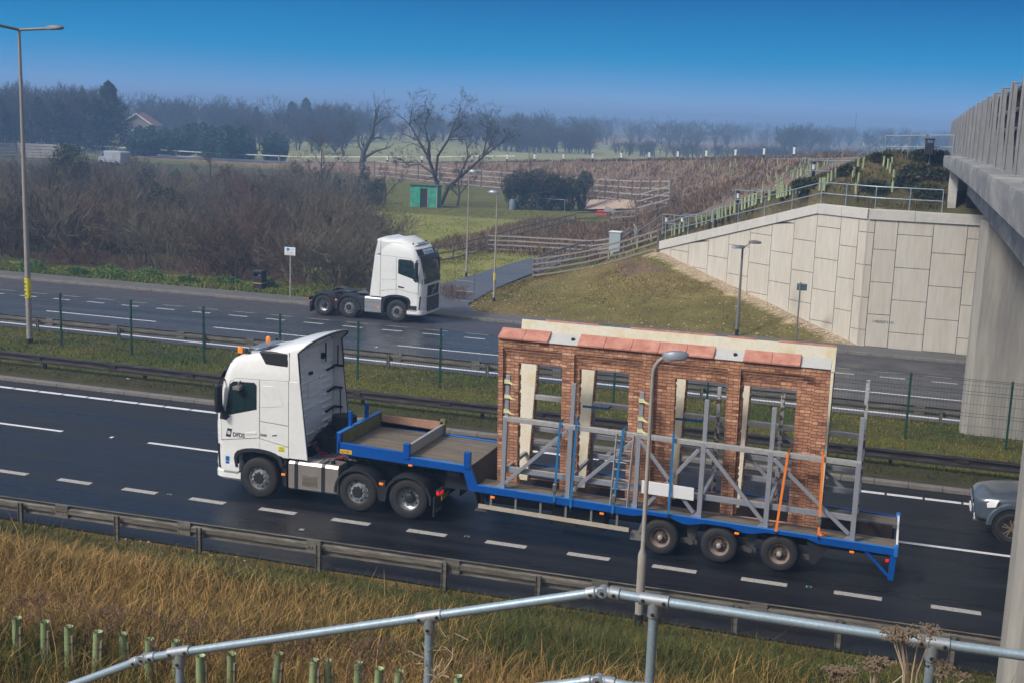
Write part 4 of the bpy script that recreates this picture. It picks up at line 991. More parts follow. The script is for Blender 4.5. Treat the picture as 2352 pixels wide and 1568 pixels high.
    if near:
        A1=arch(-.05,3.83,3.62,1.12,-.35,3.5,-.35); A2=arch(-.45,3.99,3.72,1.18,-.7,3.4,-.75); A3=arch(-.85,4.13,3.78,1.235,-.865,3.17,-.865); A4=arch(-1.45,4.25,3.90,1.25,-1.10,3.17,-1.165)
    else:
        A1=arch(.75,3.70,3.5,.98,.6,3.4,.5); A2=arch(.1,4.02,3.66,1.08,.0,3.5,-.1); A3=arch(-.3,3.98,3.66,1.17,-.5,3.4,-.6); A4=arch(-1.10,3.93,3.80,1.25,-1.02,3.17,-1.16)
        A3=arch(-.4,3.93,3.70,1.20,-.6,3.3,-.7)
    b=MB(); b.grid([A1,A2,A3,A4]); b.build('roof_deflector',M['white'],t,smooth=22,solid=.03)
    b=MB(); b.tube([(x-.01,y*.992,z-.02) for x,y,z in A4],.022,6); 
    for s in (1,-1): b.tube([(-1.165,s*1.23,3.17),(-1.40,s*1.23,1.18)],.012,6)
    b.build('collar_edge',M['dark'],t)
    # back wall with pressed ribs
    b=MB(); b.box(-.89,-.862,-1.17,1.17,1.35,3.85); bw=b.build('back_wall',M['white2'],t,bevel=.01)
    b=MB()
    for k in range(13):
        z=1.55+.175*k
        for y0,y1 in (((.35,1.05),(-1.05,-.55)) if k%4 else ((-.1,1.05),(-1.05,-.35))): b.box(-.925,-.89,y0,y1,z,z+.05)
    b.box(-.915,-.89,-.28,.28,2.52,2.93); b.build('pressed_ribs',M['white2'],bw,bevel=.015)
    if near:
        text('VOLVO','lettering',M['white2'],bw,(-.916,.24,2.66),(R(90),0,R(-90)),.16,.004)
        for z,y0 in ((3.15,-.75),(2.55,-.8),(2.02,-.7)): b=MB(); b.beam((-.92,y0,z-.05),(-.94,-1.19,z),.05,.05); b.beam((-.93,-1.2,z),(-1.16,-1.205,z),.05,.05); b.build('collar_bracket',M['black'],bw)
        for pth,rr_ in (([(-.95,-.62,3.85),(-.95,-.62,3.35)],.02),([(-1.10,-1.19,2.55),(-1.12,-1.19,1.8)],.014),([(-1.02,-1.19,3.7),(-1.02,-1.19,3.2),(-.95,-1.0,3.1)],.018)):
            b=MB(); b.tube(pth,rr_,6); b.build('pipe',M['black'],bw)
        for q in ((-.97,-.89,-.55,-.45,3.45,3.6),(-.95,-.89,.1,.25,3.15,3.22)): b=MB(); b.box(*q); b.build('wall_fitting',M['black'],bw)
    # chassis
    xe=-wb-.85
    b=MB()
    for s in (1,-1): b.box(xe,.9,s*.42-.04,s*.42+.04,.72,1.0)
    for x in (-1.6,-2.2,-2.75,-3.4,-wb,-wb-.7): b.box(x-.06,x+.06,-.4,.4,.76,.96)
    for x in (0,-wb+1.36,-wb): b.tube([(x,-1.0,.53),(x,1.0,.53)],.075,10)
    b.build('chassis',M['dark'],t)
    b=MB(); b.box(-.75,.9,-.95,.95,.62,1.2); b.box(-.78,-.70,-1.22,1.22,.42,1.1); b.build('wheel_housing',M['black'],t)
    b=MB(); b.box(-1.9,-1.15,-.35,.3,1.02,1.55); b.tube([(-1.35,-.35,1.5),(-1.35,-.75,1.62)],.3,14); b.tube([(-1.5,-.62,1.35),(-1.5,-.64,1.95)],[.36,.33],18)
    for k in range(7):
        y0=.65-.11*k; b.tube([(-1.16,y0,1.45),(-1.35,y0-.05,1.75),(-1.5,y0-.15,1.5),(-1.6,y0-.2,1.15)],.022,6)
    b.build('engine_and_hoses',M['black'],t)
    if near:
        for (p,q,m_) in (((-1.3,.80,1.50),(-2.15,.62,1.24),M['redhose']),((-1.25,.2,1.75),(-2.25,-.25,1.45),M['black']),((-1.25,-.1,1.85),(-2.3,-.45,1.5),M['black'])):
            p=Vector(p);q=Vector(q); b=MB(); pth=[]
            for k in range(121):
                f=k/120; c=p.lerp(q,f)-Vector((0,0,.22*math.sin(f*math.pi))); a=f*2*math.pi*15; pth.append(c+Vector((0,.052*math.cos(a),.052*math.sin(a))))
            b.tube(pth,.014,6); b.build('air_hose',m_,t,smooth=60)
    # catwalk
    b=MB()
    for k in range(9): b.box(-2.45+.13*k,-2.35+.13*k,-.45,.9 if k>3 else .62,1.13,1.17)
    b.build('catwalk',M['decksteel'],t)
    # tanks
    for s in (1,-1):
        x0,x1=(-2.24,-.84) if near else (-1.95 if s<0 else -2.1,-.85)
        if not near: x0,x1=(-1.68,-.80)
        pr=[(.0,.40),(.0,1.05),(-.06,1.13),(-.5,1.13),(-.56,1.07),(-.56,.40),(-.5,.36),(-.06,.36)]
        b=MB(); b.prism([(s*(1.235+y),z) for y,z in pr],'x',x0,x1); tk=b.build('fuel_tank',M['alloy'] if near else M['steel'],t,bevel=.02)
        if near:
            for xc in (x0+.42,x0+1.17): b=MB(); b.prism([(s*(1.242+y*1.01),z+(.006 if z>.7 else -.006)) for y,z in pr],'x',xc-.05,xc+.05); b.build('tank_strap',M['dark'],tk)
            b=MB(); b.box(x0+.58,x0+1.0,s*1.239-.004,s*1.239+.004,.50,.80); b.build('step_recess',M['galvd'],tk,bevel=.003)
            b=MB(); b.box(x0+.63,x0+.95,s*1.243-.004,s*1.243+.004,.60,.74); b.build('step_hole',M['joint'],tk)
            b=MB(); b.box(x0+.58,x0+.98,s*1.0-.1,s*1.0+.12,1.13,1.145); b.build('top_step',M['galvp'],tk)
            b=MB(); b.lathe([(.0,1.2),(.055,1.2),(.06,1.13)],(x0+.22,s*1.08,0),'z',14); b.build('filler_cap',M['dark'],tk)
        else:
            b=MB(); b.box(-2.05,-1.70,s*1.0-.24,s*1.0+.22,.42,1.08); b.build('battery_box',M['dark'],t,bevel=.02)
            b=MB(); b.box(-1.0,-.90,s*1.24-.01,s*1.24+.012,.62,.68); b.build('side_marker',M['amber'],t)
            b=MB()
            for zz in (.62,.86): b.box(-1.66,-.82,s*1.238-.004,s*1.238+.004,zz,zz+.012)
            b.build('lid_seam',M['joint'],tk)
    # rear wings
    for s in (1,-1):
        for xc in (-wb+1.36,-wb):
            b=MB(); n=15; rows=[]
            for k in range(n):
                a=math.pi*(-.02+1.04*k/(n-1)); rr=.63; 
                row=[]
                for y,dr in ((1.27,-.05),(1.27,.0),(1.22,.015),(1.1,.02),(1.09,.008),(.98,.02),(.97,.008),(.86,.02),(.85,.008),(.62,.015)): row.append((xc+(rr+dr)*math.cos(a),s*y,.50+(rr+dr)*math.sin(a)*1.0))
                rows.append(row)
            b.grid(rows); b.build('rear_mudguard',M['dark'],t,smooth=30,solid=.012)
        b=MB(); b.box(-wb+.60,-wb+.76,s*1.235-.02,s*1.235+.03,.40,.92); b.build('mudguard_bracket',M['dark'],t)
        b=MB(); b.box(-wb+.65,-wb+.76,s*1.262-.015,s*1.262+.02,.81,.87); b.build('side_marker',M['amber'],t,bevel=.008)
        b=MB(); b.box(-wb-.70,-wb-.66,s*.95-.32,s*.95+.28,.16,.66); b.build('mudflap',M['black'],t)
        if s==1 or not near: text('VOLVO','lettering',M['galvp'],t,(-wb-.705,s*.95+.2,.24),(R(90),0,R(-90)),.11,.002)
        b=MB(); b.box(-wb-.84,-wb-.74,s*.98-.27,s*.98+.27,.72,.86); tl=b.build('tail_light_unit',M['dark'],t,bevel=.01)
        b=MB(); b.box(-wb-.85,-wb-.838,s*1.12-.1,s*1.12+.12,.745,.835); b.box(-wb-.83,-wb-.76,s*1.245,s*1.262,.75,.83); b.build('tail_lamp',M['red'],tl)
        if near: 
            b=MB(); b.box(-wb-.80,-wb-.79,.55,1.0,.54,.66); b.build('number_plate',M['yellow'],t) if s==1 else None
        b=MB(); b.box(-.77,-.66,s*1.255-.01,s*1.255+.016,.71,.77); b.build('side_marker',M['amber'],t,bevel=.006) if near else None
    # fifth wheel
    xc=-wb+.95
    b=MB(); b.lathe([(0,1.20),(.45,1.20),(.47,1.17),(.45,1.14),(0,1.14)],(xc,0,0),'z',28); b.prism([(xc-.95,.98),(xc-.2,1.14),(xc-.2,1.2),(xc-.95,1.04)],'y',-.42,.42); b.box(xc-.3,xc+.3,-.45,.45,1.0,1.14); b.build('fifth_wheel',M['dark'],t)
    # wheels
    for s in (1,-1):
        wheel(t,'wheel',(0,s*1.245,.535),.535,.32,'steer',s)
        wheel(t,'wheel',(-wb+1.36,s*1.235,.525),.525,.32,'steer',s)
        wheel(t,'wheel',(-wb,s*1.24,.525),.525,.34,'drive',s)
        if 1:
            b=MB(); b.lathe([(.3,-.0),(.525,-.02),(.525,-.28),(.3,-.3)],n=28); o=b.build('inner_tyre',M['tyre'],t,smooth=40); o.location=(-wb,s*1.24-s*.36-(0 if s>0 else -.30),.525)
    for s in (1,-1):
        b=MB(); b.prism([(.62,3.66),(.55,3.66),(.60,3.80)],'y',s*.80-.05,s*.80+.05); b.build('roof_marker',M['dark'],t)
    return t
TX=-15.33
T1=tractor('lorry_tractor','white lorry tractor with dark company lettering pulling the blue trailer',(TX,28.405,0),R(180),4.13,True)
# lettering of the near cab: text faces the camera (local +y side)
def side_text(s,x,z,size,m=M['navy'],xs=1,bold=0,shear=0,y=1.2605):
    return text(s,'lettering',m,T1,(x,y,z),(R(90),0,R(180)),size,.0015,xs=xs,bold=bold,shear=shear)
side_text('DFDS',.735,1.575,.155,xs=.92,bold=.004)
side_text('500',-.055,1.675,.085,xs=1.5,bold=.002)
b=MB(); plate(b,[(-.40,1.70),(-.53,1.725),(-.53,1.755),(-.40,1.73)],1.2595,.0015,1); b.build('bar_mark',M['navy'],T1)
b=MB(); plate(b,[(.94,1.555),(.885,1.775),(.75,1.765),(.80,1.545)],1.2595,.0015,1); fl_=b.build('flag_emblem',M['navy'],T1)
b=MB(); cx,cz=.845,1.66
for k in range(4):
    a=k*math.pi/2; c_,s_=math.cos(a),math.sin(a)
    plate(b,[(cx+u*c_-v*s_,cz+u*s_+v*c_) for u,v in ((0,.012),(.052,.036),(.044,0),(.052,-.036),(0,-.012))],1.261,.0015,1)
b.build('cross_emblem',M['whitep'],fl_,smooth=0)
b=MB(); plate(b,[(-.575,1.33),(-.575,1.465),(-.745,1.465),(-.745,1.33)],1.2595,.0015,1); ys_=b.build('warning_sticker',M['ystick'],T1)
b=MB()
for u in (-.03,.03): b.lathe([(.022,1.2612),(.016,1.2612)],(-.66+u,0,1.415),'y',14)
b.beam((-.69,1.2614,1.415),(-.66,1.2614,1.44),.001,.006);b.beam((-.66,1.2614,1.44),(-.63,1.2614,1.415),.001,.006)
for zz in (1.345,1.36): plate(b,[(-.585,zz),(-.735,zz),(-.735,zz+.007),(-.585,zz+.007)],1.261,.001,1)
b.build('bicycle_symbol',M['navy'],ys_)
b=MB(); plate(b,[(.95,.90),(.95,1.03),(.84,1.03),(.84,.90)],1.252,.003,1); bs=b.build('round_emblem_sticker',M['skyb'],T1)
b=MB(); b.lathe([(.045,1.2556),(.025,1.2556)],(.895,0,.965),'y',18); b.build('ring_emblem',M['navy'],bs)
b=MB(); plate(b,[(.95,.83),(.95,.885),(.84,.885),(.84,.83)],1.252,.003,1); b.build('lower_sticker',mat('royal_blue_vinyl',(.02,.06,.35),.5),T1)
# roof side vent and roof beacons of the near cab
b=MB(); vq=[(-.0,3.84),(-.91,3.86),(-.91,3.50),(-.19,3.53)]; b.prism(vq,'y',1.06,1.225); vg=b.build('air_intake',M['dark'],T1,bevel=.02)
b=MB(); b.prism(inset(vq,.045),'y',1.2,1.232); b.build('intake_slats',M['black'],vg)
b=MB(); b.tube([(.45,.95,3.72),(.30,.98,3.86)],.006,5); b.tube([(.45,-.9,3.72),(.3,-.95,3.9)],.006,5); b.box(.40,.50,.90,1.0,3.70,3.74); b.build('aerial',M['black'],T1)
for y,x,lb in ((.42,1.00,'amber'),(-.55,.72,'amber')):
    z=3.53 if y>0 else 3.66
    b=MB(); b.tube([(x,y,z-.06),(x,y,z+.05)],.062,14); bc=b.build('beacon_base',M['dark'],T1)
    b=MB(); b.lathe([(.06,z+.05),(.062,z+.15),(.05,z+.20),(.02,z+.22),(0,z+.22)],(x,y,0),'z',16); b.build('beacon_lens',M['beacon'],bc,smooth=60)
# ------------------------------------------------------------------ far tractor
T2=tractor('lorry_tractor','white solo lorry tractor with no trailer parked on the lay by',(-22.88,54.85,0),0,3.86,False)
b=MB(); rows=[[(xfront(sl_at(z),y)+.055,y,z) for y in np.linspace(-.62,.62,7)] for z in (3.26,3.48)]; b.grid(rows); vs_=b.build('visor_sign',M['whitep'],T2)
text('M.G. Transport','lettering',M['skyb'],vs_,(1.135,-.52,3.32),(R(74),0,R(90)),.15,.002,xs=.95,bold=.004)
# ------------------------------------------------------------------ drop-deck trailer (world coordinates)
NY,FY=27.16,29.68
tr=thing('flatbed_trailer','blue step frame drop deck trailer carrying brick wall panels','trailer',(-6,28.42,0))
side=[(-13.10,1.46),(-13.10,1.76),(-11.30,1.70),(-11.30,1.60),(-9.60,1.555),(-9.40,1.115),(.33,.925),(.33,.76),(-1.35,.80),(-1.62,.885),(-2.50,.895),(-2.82,.82),(-3.02,.82),(-3.30,.905),(-3.9,.915),(-4.2,.84),(-4.40,.84),(-4.66,.935),(-5.2,.945),(-5.55,.87),(-9.62,.955),(-9.76,1.385)]
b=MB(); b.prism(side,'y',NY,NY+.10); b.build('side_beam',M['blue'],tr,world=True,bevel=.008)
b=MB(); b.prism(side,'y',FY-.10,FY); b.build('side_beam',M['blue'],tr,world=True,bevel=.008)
b=MB(); b.prism([(-13.1,1.757),(-11.32,1.697),(-11.32,1.704),(-13.1,1.765)],'y',FY-.1,FY+.004); b.prism([(-11.28,1.60),(-9.62,1.556),(-9.62,1.562),(-11.28,1.606)],'y',NY-.004,NY+.104); b.prism([(-11.28,1.60),(-9.62,1.556),(-9.62,1.562),(-11.28,1.606)],'y',FY-.104,FY+.004); b.prism([(-9.40,1.116),(.33,.926),(.33,.931),(-9.4,1.121)],'y',NY-.003,NY+.104); b.build('paler_edge',M['blueh'],tr,world=True)  # thin strips of paler blue along the top edges of the side beams
# bulkhead
b=MB(); b.box(-13.14,-13.04,NY,FY,1.46,1.99); bk=b.build('bulkhead',M['blue'],tr,world=True,bevel=.01)
b=MB(); b.box(-13.038,-13.02,NY+.11,FY-.02,1.64,1.97); b.build('bulkhead_lining',M['mossboard'],tr,world=True)
b=MB(); b.box(-13.15,-13.03,NY,FY,1.99,2.005); b.build('bulkhead_cap',M['blueh'],tr,world=True)
for y in (27.95,28.93): b=MB(); b.box(-13.18,-13.10,y-.05,y+.05,1.7,2.38); b.build('stake',M['blue'],tr,world=True,bevel=.006)
# gooseneck deck
b=MB(); y=NY+.1; rr=random.Random(2)
while y<FY-.12:
    w_=.142; z=1.575; b.add([(-13.03,y,1.62),(-9.62,y,1.54),(-9.62,y+w_-.008,1.54),(-13.03,y+w_-.008,1.62)]+[(-13.03,y,1.55),(-9.62,y,1.47),(-9.62,y+w_-.008,1.47),(-13.03,y+w_-.008,1.55)],[(0,1,2,3),(7,6,5,4),(0,4,5,1),(1,5,6,2),(2,6,7,3),(3,7,4,0)]); y+=w_
b.build('upper_deck',M['wood'],tr,world=True,smooth=0)
b=MB()
for yy in (27.45,28.45,29.25): b.add([(-12.9,yy,1.622),(-9.65,yy,1.545),(-9.65,yy+.10,1.545),(-12.9,yy+.10,1.622)],[(0,1,2,3)])
b.build('deck_strip',M['decksteel'],tr,world=True,smooth=0)
b=MB(); b.box(-13.0,-11.25,FY-.10,FY-.05,1.62,1.93); b.build('far_side_board',M['pinkboard'],tr,world=True)
b=MB(); b.box(-11.30,-11.22,NY+.1,FY-.1,1.62,1.87); b.build('cross_bar',M['galvp'],tr,world=True,bevel=.006)
b=MB(); b.box(-11.34,-11.18,NY-.02,NY+.1,1.55,1.93); b.build('stake',M['blue'],tr,world=True,bevel=.006)
b=MB(); b.box(-9.76,-9.60,NY-.02,NY+.1,1.5,1.90); b.build('stake',M['blue'],tr,world=True,bevel=.006)
for x in (-11.26,-9.66): b=MB(); b.box(x-.07,x+.07,FY-.1,FY+.0,1.58,2.0); b.build('stake',M['mossboard'],tr,world=True,bevel=.006)
b=MB(); b.add([(-9.63,NY+.1,1.53),(-9.63,FY-.1,1.53),(-9.42,FY-.1,.6),(-9.42,NY+.1,.6)],[(0,1,2,3)]); b.build('step_plate',M['rustplate'],tr,world=True,smooth=0,solid=.02)
b=MB(); b.box(-13.0,-9.7,27.55,27.65,1.25,1.5); b.box(-13.0,-9.7,29.2,29.3,1.25,1.5); b.box(-12.9,-12.6,NY+.1,FY-.1,1.4,1.5); b.box(-10.2,-9.9,NY+.1,FY-.1,1.25,1.5); b.box(-10.35,-9.75,27.5,29.3,.85,1.35); b.build('gooseneck_beams',M['dark'],tr,world=True)
# low deck: two side decks and the open well
dz=lambda x:1.085-(x+9.4)*.0188
def slab(y0,y1,t,name,m,x0=-9.42,x1=.28,dzz=0):
    b=MB(); q=[(x0,y0,dz(x0)+dzz),(x1,y0,dz(x1)+dzz),(x1,y1,dz(x1)+dzz),(x0,y1,dz(x0)+dzz)]
    b.add(q+[(x,y,z-t) for x,y,z in q],[(0,1,2,3),(7,6,5,4),(0,4,5,1),(1,5,6,2),(2,6,7,3),(3,7,4,0)]); return b.build(name,m,tr,world=True,smooth=0)
slab(NY+.1,27.78,.08,'side_deck',M['wood']); slab(29.06,FY-.1,.08,'side_deck',M['wood'])
slab(27.78,27.86,.10,'deck_rim',M['decksteel'],dzz=.006); slab(28.98,29.06,.10,'deck_rim',M['decksteel'],dzz=.006)
b=MB(); b.box(-9.40,.2,27.86,28.98,.50,.56); b.box(-9.4,.2,27.84,27.865,.5,1.0-.12); b.box(-9.4,.2,28.975,29.0,.5,.88); b.build('well_floor',M['rustplate'],tr,world=True)
for x in (-8.2,-5.9,-3.7,-1.2): b=MB(); b.box(x-.05,x+.05,27.86,28.98,.56,.70); b.build('well_cross_member',M['dark'],tr,world=True)
b=MB(); b.box(.24,.33,NY+.1,FY-.1,.72,.80); b.build('rear_beam',M['dark'],tr,world=True); 
b=MB(); b.box(.26,.345,NY-.005,NY+.16,.74,.98); b.box(.26,.345,FY-.30,FY+.005,.74,1.0); b.build('rear_corner_post',M['blueh'],tr,world=True,bevel=.006)
b=MB(); b.beam((.31,NY+.16,.935),(.31,FY-.3,.985),.045,.05); b.build('tail_bar',M['whitep'],tr,world=True)
b=MB(); b.prism([(.19,.78),(.32,.78),(.30,.19),(.18,.19)],'y',NY+.02,NY+.10); b.prism([(.19,.78),(.32,.78),(.30,.19),(.18,.19)],'y',FY-.10,FY-.02); b.beam((-.36,NY+.06,.80),(.22,NY+.06,.24),.06,.06); b.beam((-.36,FY-.06,.80),(.22,FY-.06,.24),.06,.06); b.box(.2,.28,NY+.1,FY-.1,.24,.34); b.build('underrun_guard',M['blue'],tr,world=True)
# running gear
b=MB()
for x in (-4.90,-3.54,-2.18): b.tube([(x,NY+.2,.42),(x,FY-.2,.42)],.065,10)
for x in (-4.2,-2.85,-1.45): 
    for y in (NY+.28,FY-.42): b.prism([(x-.16,.9),(x+.16,.9),(x+.07,.42),(x-.09,.40)],'y',y,y+.12); b.tube([(x-.02,y-.05,.36),(x-.02,y+.15,.36)],.07,10); b.box(x-.30,x+.12,y,y+.1,.30,.42)
b.build('suspension',M['hanger'],tr,world=True)
b=MB()
for s in (1,): 
    b.box(-9.3,.2,27.62,27.80,.62,.86); b.box(-9.3,.2,29.02,29.2,.62,.86)
b.build('chassis_rails',M['dark'],tr,world=True)
b=MB(); b.prism([(-1.60,.80),(-1.05,.80),(-1.38,.30),(-1.5,.30)],'y',NY+.08,NY+.36); b.build('mudflap',M['black'],tr,world=True)
for x in (-4.90,-3.54,-2.18):
    for s,y in ((-1,NY+.03),(1,FY-.03)):
        o=wheel(tr,'wheel',(x+6,y-28.42,.425),.425,.30,'trailer',s)
# landing leg, side guards, hanger box
b=MB(); 
for y in (NY+.35,FY-.5): b.tube([(-9.38,y,.45),(-9.38,y,1.0)],.06,8); b.prism([(-9.55,.40),(-9.2,.40),(-9.3,.5),(-9.45,.5)],'y',y-.11,y+.11)
b.build('landing_leg',M['hanger'],tr,world=True)
p0=onY(1099,1160,NY);p1=onY(1444,1216,NY)
b=MB(); b.beam(p0,p1,.03,.10); b.build('side_guard_rail',mat('cream_guard',(.42,.37,.29),.7,0,.2,4),tr,world=True)
for k in range(6): 
    x=p0.x+.3+(p1.x-p0.x-.6)*k/5; b=MB(); b.beam((x,NY+.04,p0.z+(p1.z-p0.z)*k/5),(x,NY+.06,.98-.02*k),.05,.03); b.build('side_guard_hanger',M['lampdark'],tr,world=True)
b=MB(); b.beam((-5.30,NY+.15,.85),(-5.42,NY+.15,.42),.07,.07); b.box(-5.62,-5.30,NY+.12,NY+.38,.26,.42); b.tube([(-5.30,NY+.1,.34),(-5.30,NY+.4,.34)],.085,12); b.build('stabiliser',M['lampdark'],tr,world=True)
b=MB(); b.box(-7.6,-6.3,NY+.3,NY+.8,.3,.75); b.build('under_box',M['black'],tr,world=True)
for px,py in ((1122,1143*0+1142,),(1456*0+1405,1184*0+1179),(1563*0+1750,1216),(1968,1271),(1172*0+1113,1041*0+962)):
    pass
for x,z in ((-12.05+.9,1.40),(-9.0,.87),(-6.3,.83),(-3.15,.79),(-.62,.72)):
    b=MB(); b.box(x-.05,x+.05,NY-.012,NY+.03,z-.022,z+.022); b.build('side_marker',M['amber'],tr,world=True,bevel=.006)
b=MB(); b.box(.1,.17,NY+.005,NY+.05,.60,.66); b.build('rear_marker',M['red'],tr,world=True)
b=MB(); b.box(-13.05,-12.72,NY-.008,NY-.001,1.49,1.59); npl=b.build('number_plate',M['yellow'],tr,world=True)
text('ALP 069','lettering',M['navy'],npl,(-13.03+6,NY-.0095-28.42,1.513),(R(90),0,0),.072,.001)
# ------------------------------------------------------------------ brick panels. local: x along, z up from base, y=0 brick face, +y behind
PX0,PX1=-9.17,-1.42; PW=PX1-PX0
def panel(name,label,mirror,tiles,Yt,Yb):
    t=thing(name,label,'brick wall panel',(PX0,0,0))
    Hh=3.86; ops=[(.49,1.60),(2.0,3.22),(4.29,5.50),(5.84,7.06)]; pil=[(0,.12),(1.60,1.89),(3.54,3.82),(5.50,5.79),(7.42,7.75)]
    zo=3.28; s=-1 if mirror else 1     # s: direction of the brick face (-y when s=1)
    cr=MB(); bk=MB()
    solid=[(0,ops[0][0])]+[(ops[i][1],ops[i+1][0]) for i in range(3)]+[(ops[3][1],PW)]
    for a,c in solid:
        bk.box(a,c,-.055 if s>0 else .0,.0 if s>0 else .055,.0,zo); cr.box(a+.012,c-.012,0 if s>0 else -.16,.16 if s>0 else 0,.0,zo)
    bk.box(0,PW,-.055 if s>0 else 0,0 if s>0 else .055,zo,Hh); cr.box(.012,PW-.012,0 if s>0 else -.16,.16 if s>0 else 0,zo,Hh-.02)
    f=lambda d0,d1:(min(-s*d0,-s*d1),max(-s*d0,-s*d1))
    for a,c in pil: bk.box(a,c,*f(.055,.13),.0,Hh)
    for k,(z,d) in enumerate(((3.50,.075),(3.575,.098),(3.65,.125))):
        for (a0,a),(c,c0) in zip(pil[:-1],pil[1:]): bk.box(a,c,*f(.055,d),z,z+.0755 if k<2 else Hh)
    # toothed brick slips on reveals: pieces beside the openings on the core side
    rr=random.Random(5)
    for a,c in ops:
        z=.02
        while z<zo-.05:
            if rr.random()<.8:
                d=.16*rr.uniform(.7,1); 
                bk.box(a-.03,a+.013,*f(.05,-d*.95),z,z+.064); bk.box(c-.013,c+.03,*f(.05,-d*.95),z,z+.064)
            z+=.075
    core=cr.build('insulation_core',M['cream'],t,bevel=.004); bo=bk.build('brick_face',M['brick'],t,smooth=0)
    b=MB()
    for a,c in ops: b.box(a-.02,c+.02,*f(.09,-.1),.0,.06)
    b.build('sill',M['tileslip'],t,bevel=.005)
    b=MB()
    for a,c in ((0,PW),): b.prism([(-s*.15,Hh),(s*.02,Hh+.06),(s*.182,Hh+(.16 if not mirror else .19)),(s*.182,Hh-(.0 if not mirror else .4))],'x',a,c)
    cp=b.build('cement_bed',M['cement'] if not mirror else M['cream'],t)
    for a,c in tiles:
        b=MB(); zz=0 if not mirror else .03; b.prism([(-s*.185,Hh-.0),(-s*.185,Hh+.045),(-s*.10,Hh+.075),(s*.185,Hh+.20+zz),(s*.185,Hh+.15+zz),(-s*.10,Hh+.02)],'x',a+.004,c-.004); b.build('coping_tile',M['tile'],t,bevel=.006)
    for x in ((1.80,),(5.2,))[0]+(5.62,):
        b=MB(); b.tube([(x,s*.06,Hh+.05),(x,s*.05,Hh+.115)],.045,10); b.build('lifting_socket',M['dark'],t)
    # tilt about the base line
    th=math.atan2(Yt-Yb,Hh); t.location=(PX0,Yb,.81); t.rotation_euler=(-th,0,0)
    return t
tl=[(.0,.62),(.62,1.24)]+[(1.96+.64*i,2.6+.64*i) for i in range(5)]+[(5.82,6.45),(6.45,7.09)]
panel('brick_wall_panel','red brick facade panel with clay copings facing the camera on the trailer',False,tl,27.83,28.12)
panel('brick_wall_panel','rear brick facade panel showing its cream insulated back on the trailer',True,[(.62,1.3),(1.3,2.0),(2.8,3.5),(3.5,4.2),(4.2,4.9),(5.2,5.9),(6.4,7.1),(7.1,7.74)],29.72,29.12)
# ------------------------------------------------------------------ steel A-frame stillage
fr=thing('steel_stillage','grey steel transport stillage holding the brick panels upright','stillage',(-5,28.4,1.0))
px=[-8.80,-7.18,-5.55,-4.05,-2.54,-.64]; tops=[3.84,3.80,3.76,3.74,3.72,3.70]
F=M['frame']
def fb(name,p,q,w=.10,h=.10,m=F): b=MB(); b.beam(p,q,w,h); return b.build(name,m,fr,world=True,bevel=.006)
dzz=lambda x:dz(x)+.01
for i,x in enumerate(px):
    fb('upright',(x,27.32,dzz(x)),(x,27.36,2.74-.02*i+.06),.11,.11)
    fb('upright_extension',(x+.0,27.42,2.7),(x+.0,27.46,tops[i] if i<5 else 3.70),.10,.10)
    b=MB(); b.prism([(x-.02,dzz(x)),(x-.20,dzz(x)),(x-.05,dzz(x)+.14)],'y',27.30,27.34); b.build('foot_gusset',F,fr,world=True)
    m_=M['rustpost'] if i>2 else F
    fb('rear_upright',(x+.0,29.42,dzz(x)),(x+.0,29.38,2.86),.11,.11,m_)
    if i>2: fb('rear_extension',(x,29.36,2.8),(x,29.34,4.18 if i==5 else 3.66),.09,.09,M['rustpost'] if i>2 else F)
    fb('cross_tie',(x,27.36,1.52-.02*i),(x,29.42,1.52-.02*i),.08,.08)
z0=lambda x:2.80-(x+8.85)*.0155
fb('top_rail',(px[0]-.06,27.37,z0(px[0])),(px[-1]+.06,27.37,z0(px[-1])),.13,.11,M['framerail'])
b=MB()
for k in range(90):
    x=px[0]+.05+k*(px[-1]-px[0]-.1)/89; b.lathe([(.012,z0(x)+.0575),(0,z0(x)+.0575)],(x,27.34,0),'z',6); b.lathe([(.012,z0(x)+.0575),(0,z0(x)+.0575)],(x+.04,27.40,0),'z',6)
b.build('rail_holes',M['dark'],fr,world=True,smooth=0)
fb('rear_top_rail',(px[0],29.38,2.93),(px[-1],29.38,2.80),.13,.12,M['framerail'])
fb('low_rail',(px[0],27.40,1.56),(px[-1],27.40,1.42),.07,.13)
fb('rear_low_rail',(px[0],29.40,1.60),(px[-1],29.40,1.44),.07,.13); fb('rear_mid_rail',(px[0],29.40,2.10),(px[-1],29.40,1.96),.07,.11)
for a,za,c,zc in ((px[0]+.05,1.22,px[1]-.08,2.68),(px[1]+.12,1.26,px[2]-.12,2.62),(px[2]+.06,2.64,-4.18,1.10),(-5.32,1.08,px[3]-.1,2.60),(px[3]+.08,2.62,px[4]-.06,1.10),(px[4]+.08,2.58,px[5]-.08,1.08)):
    fb('brace',(a,27.30,za),(c,27.30,zc),.055,.085)
for a,za,c,zc in ((px[0]+.1,1.3,px[1],2.8),(px[1]+.1,1.3,px[2],2.8),(px[3],2.75,px[4],1.3),(px[4],2.7,px[5],1.2)): fb('rear_brace',(a,29.45,za),(c,29.45,zc),.055,.085)
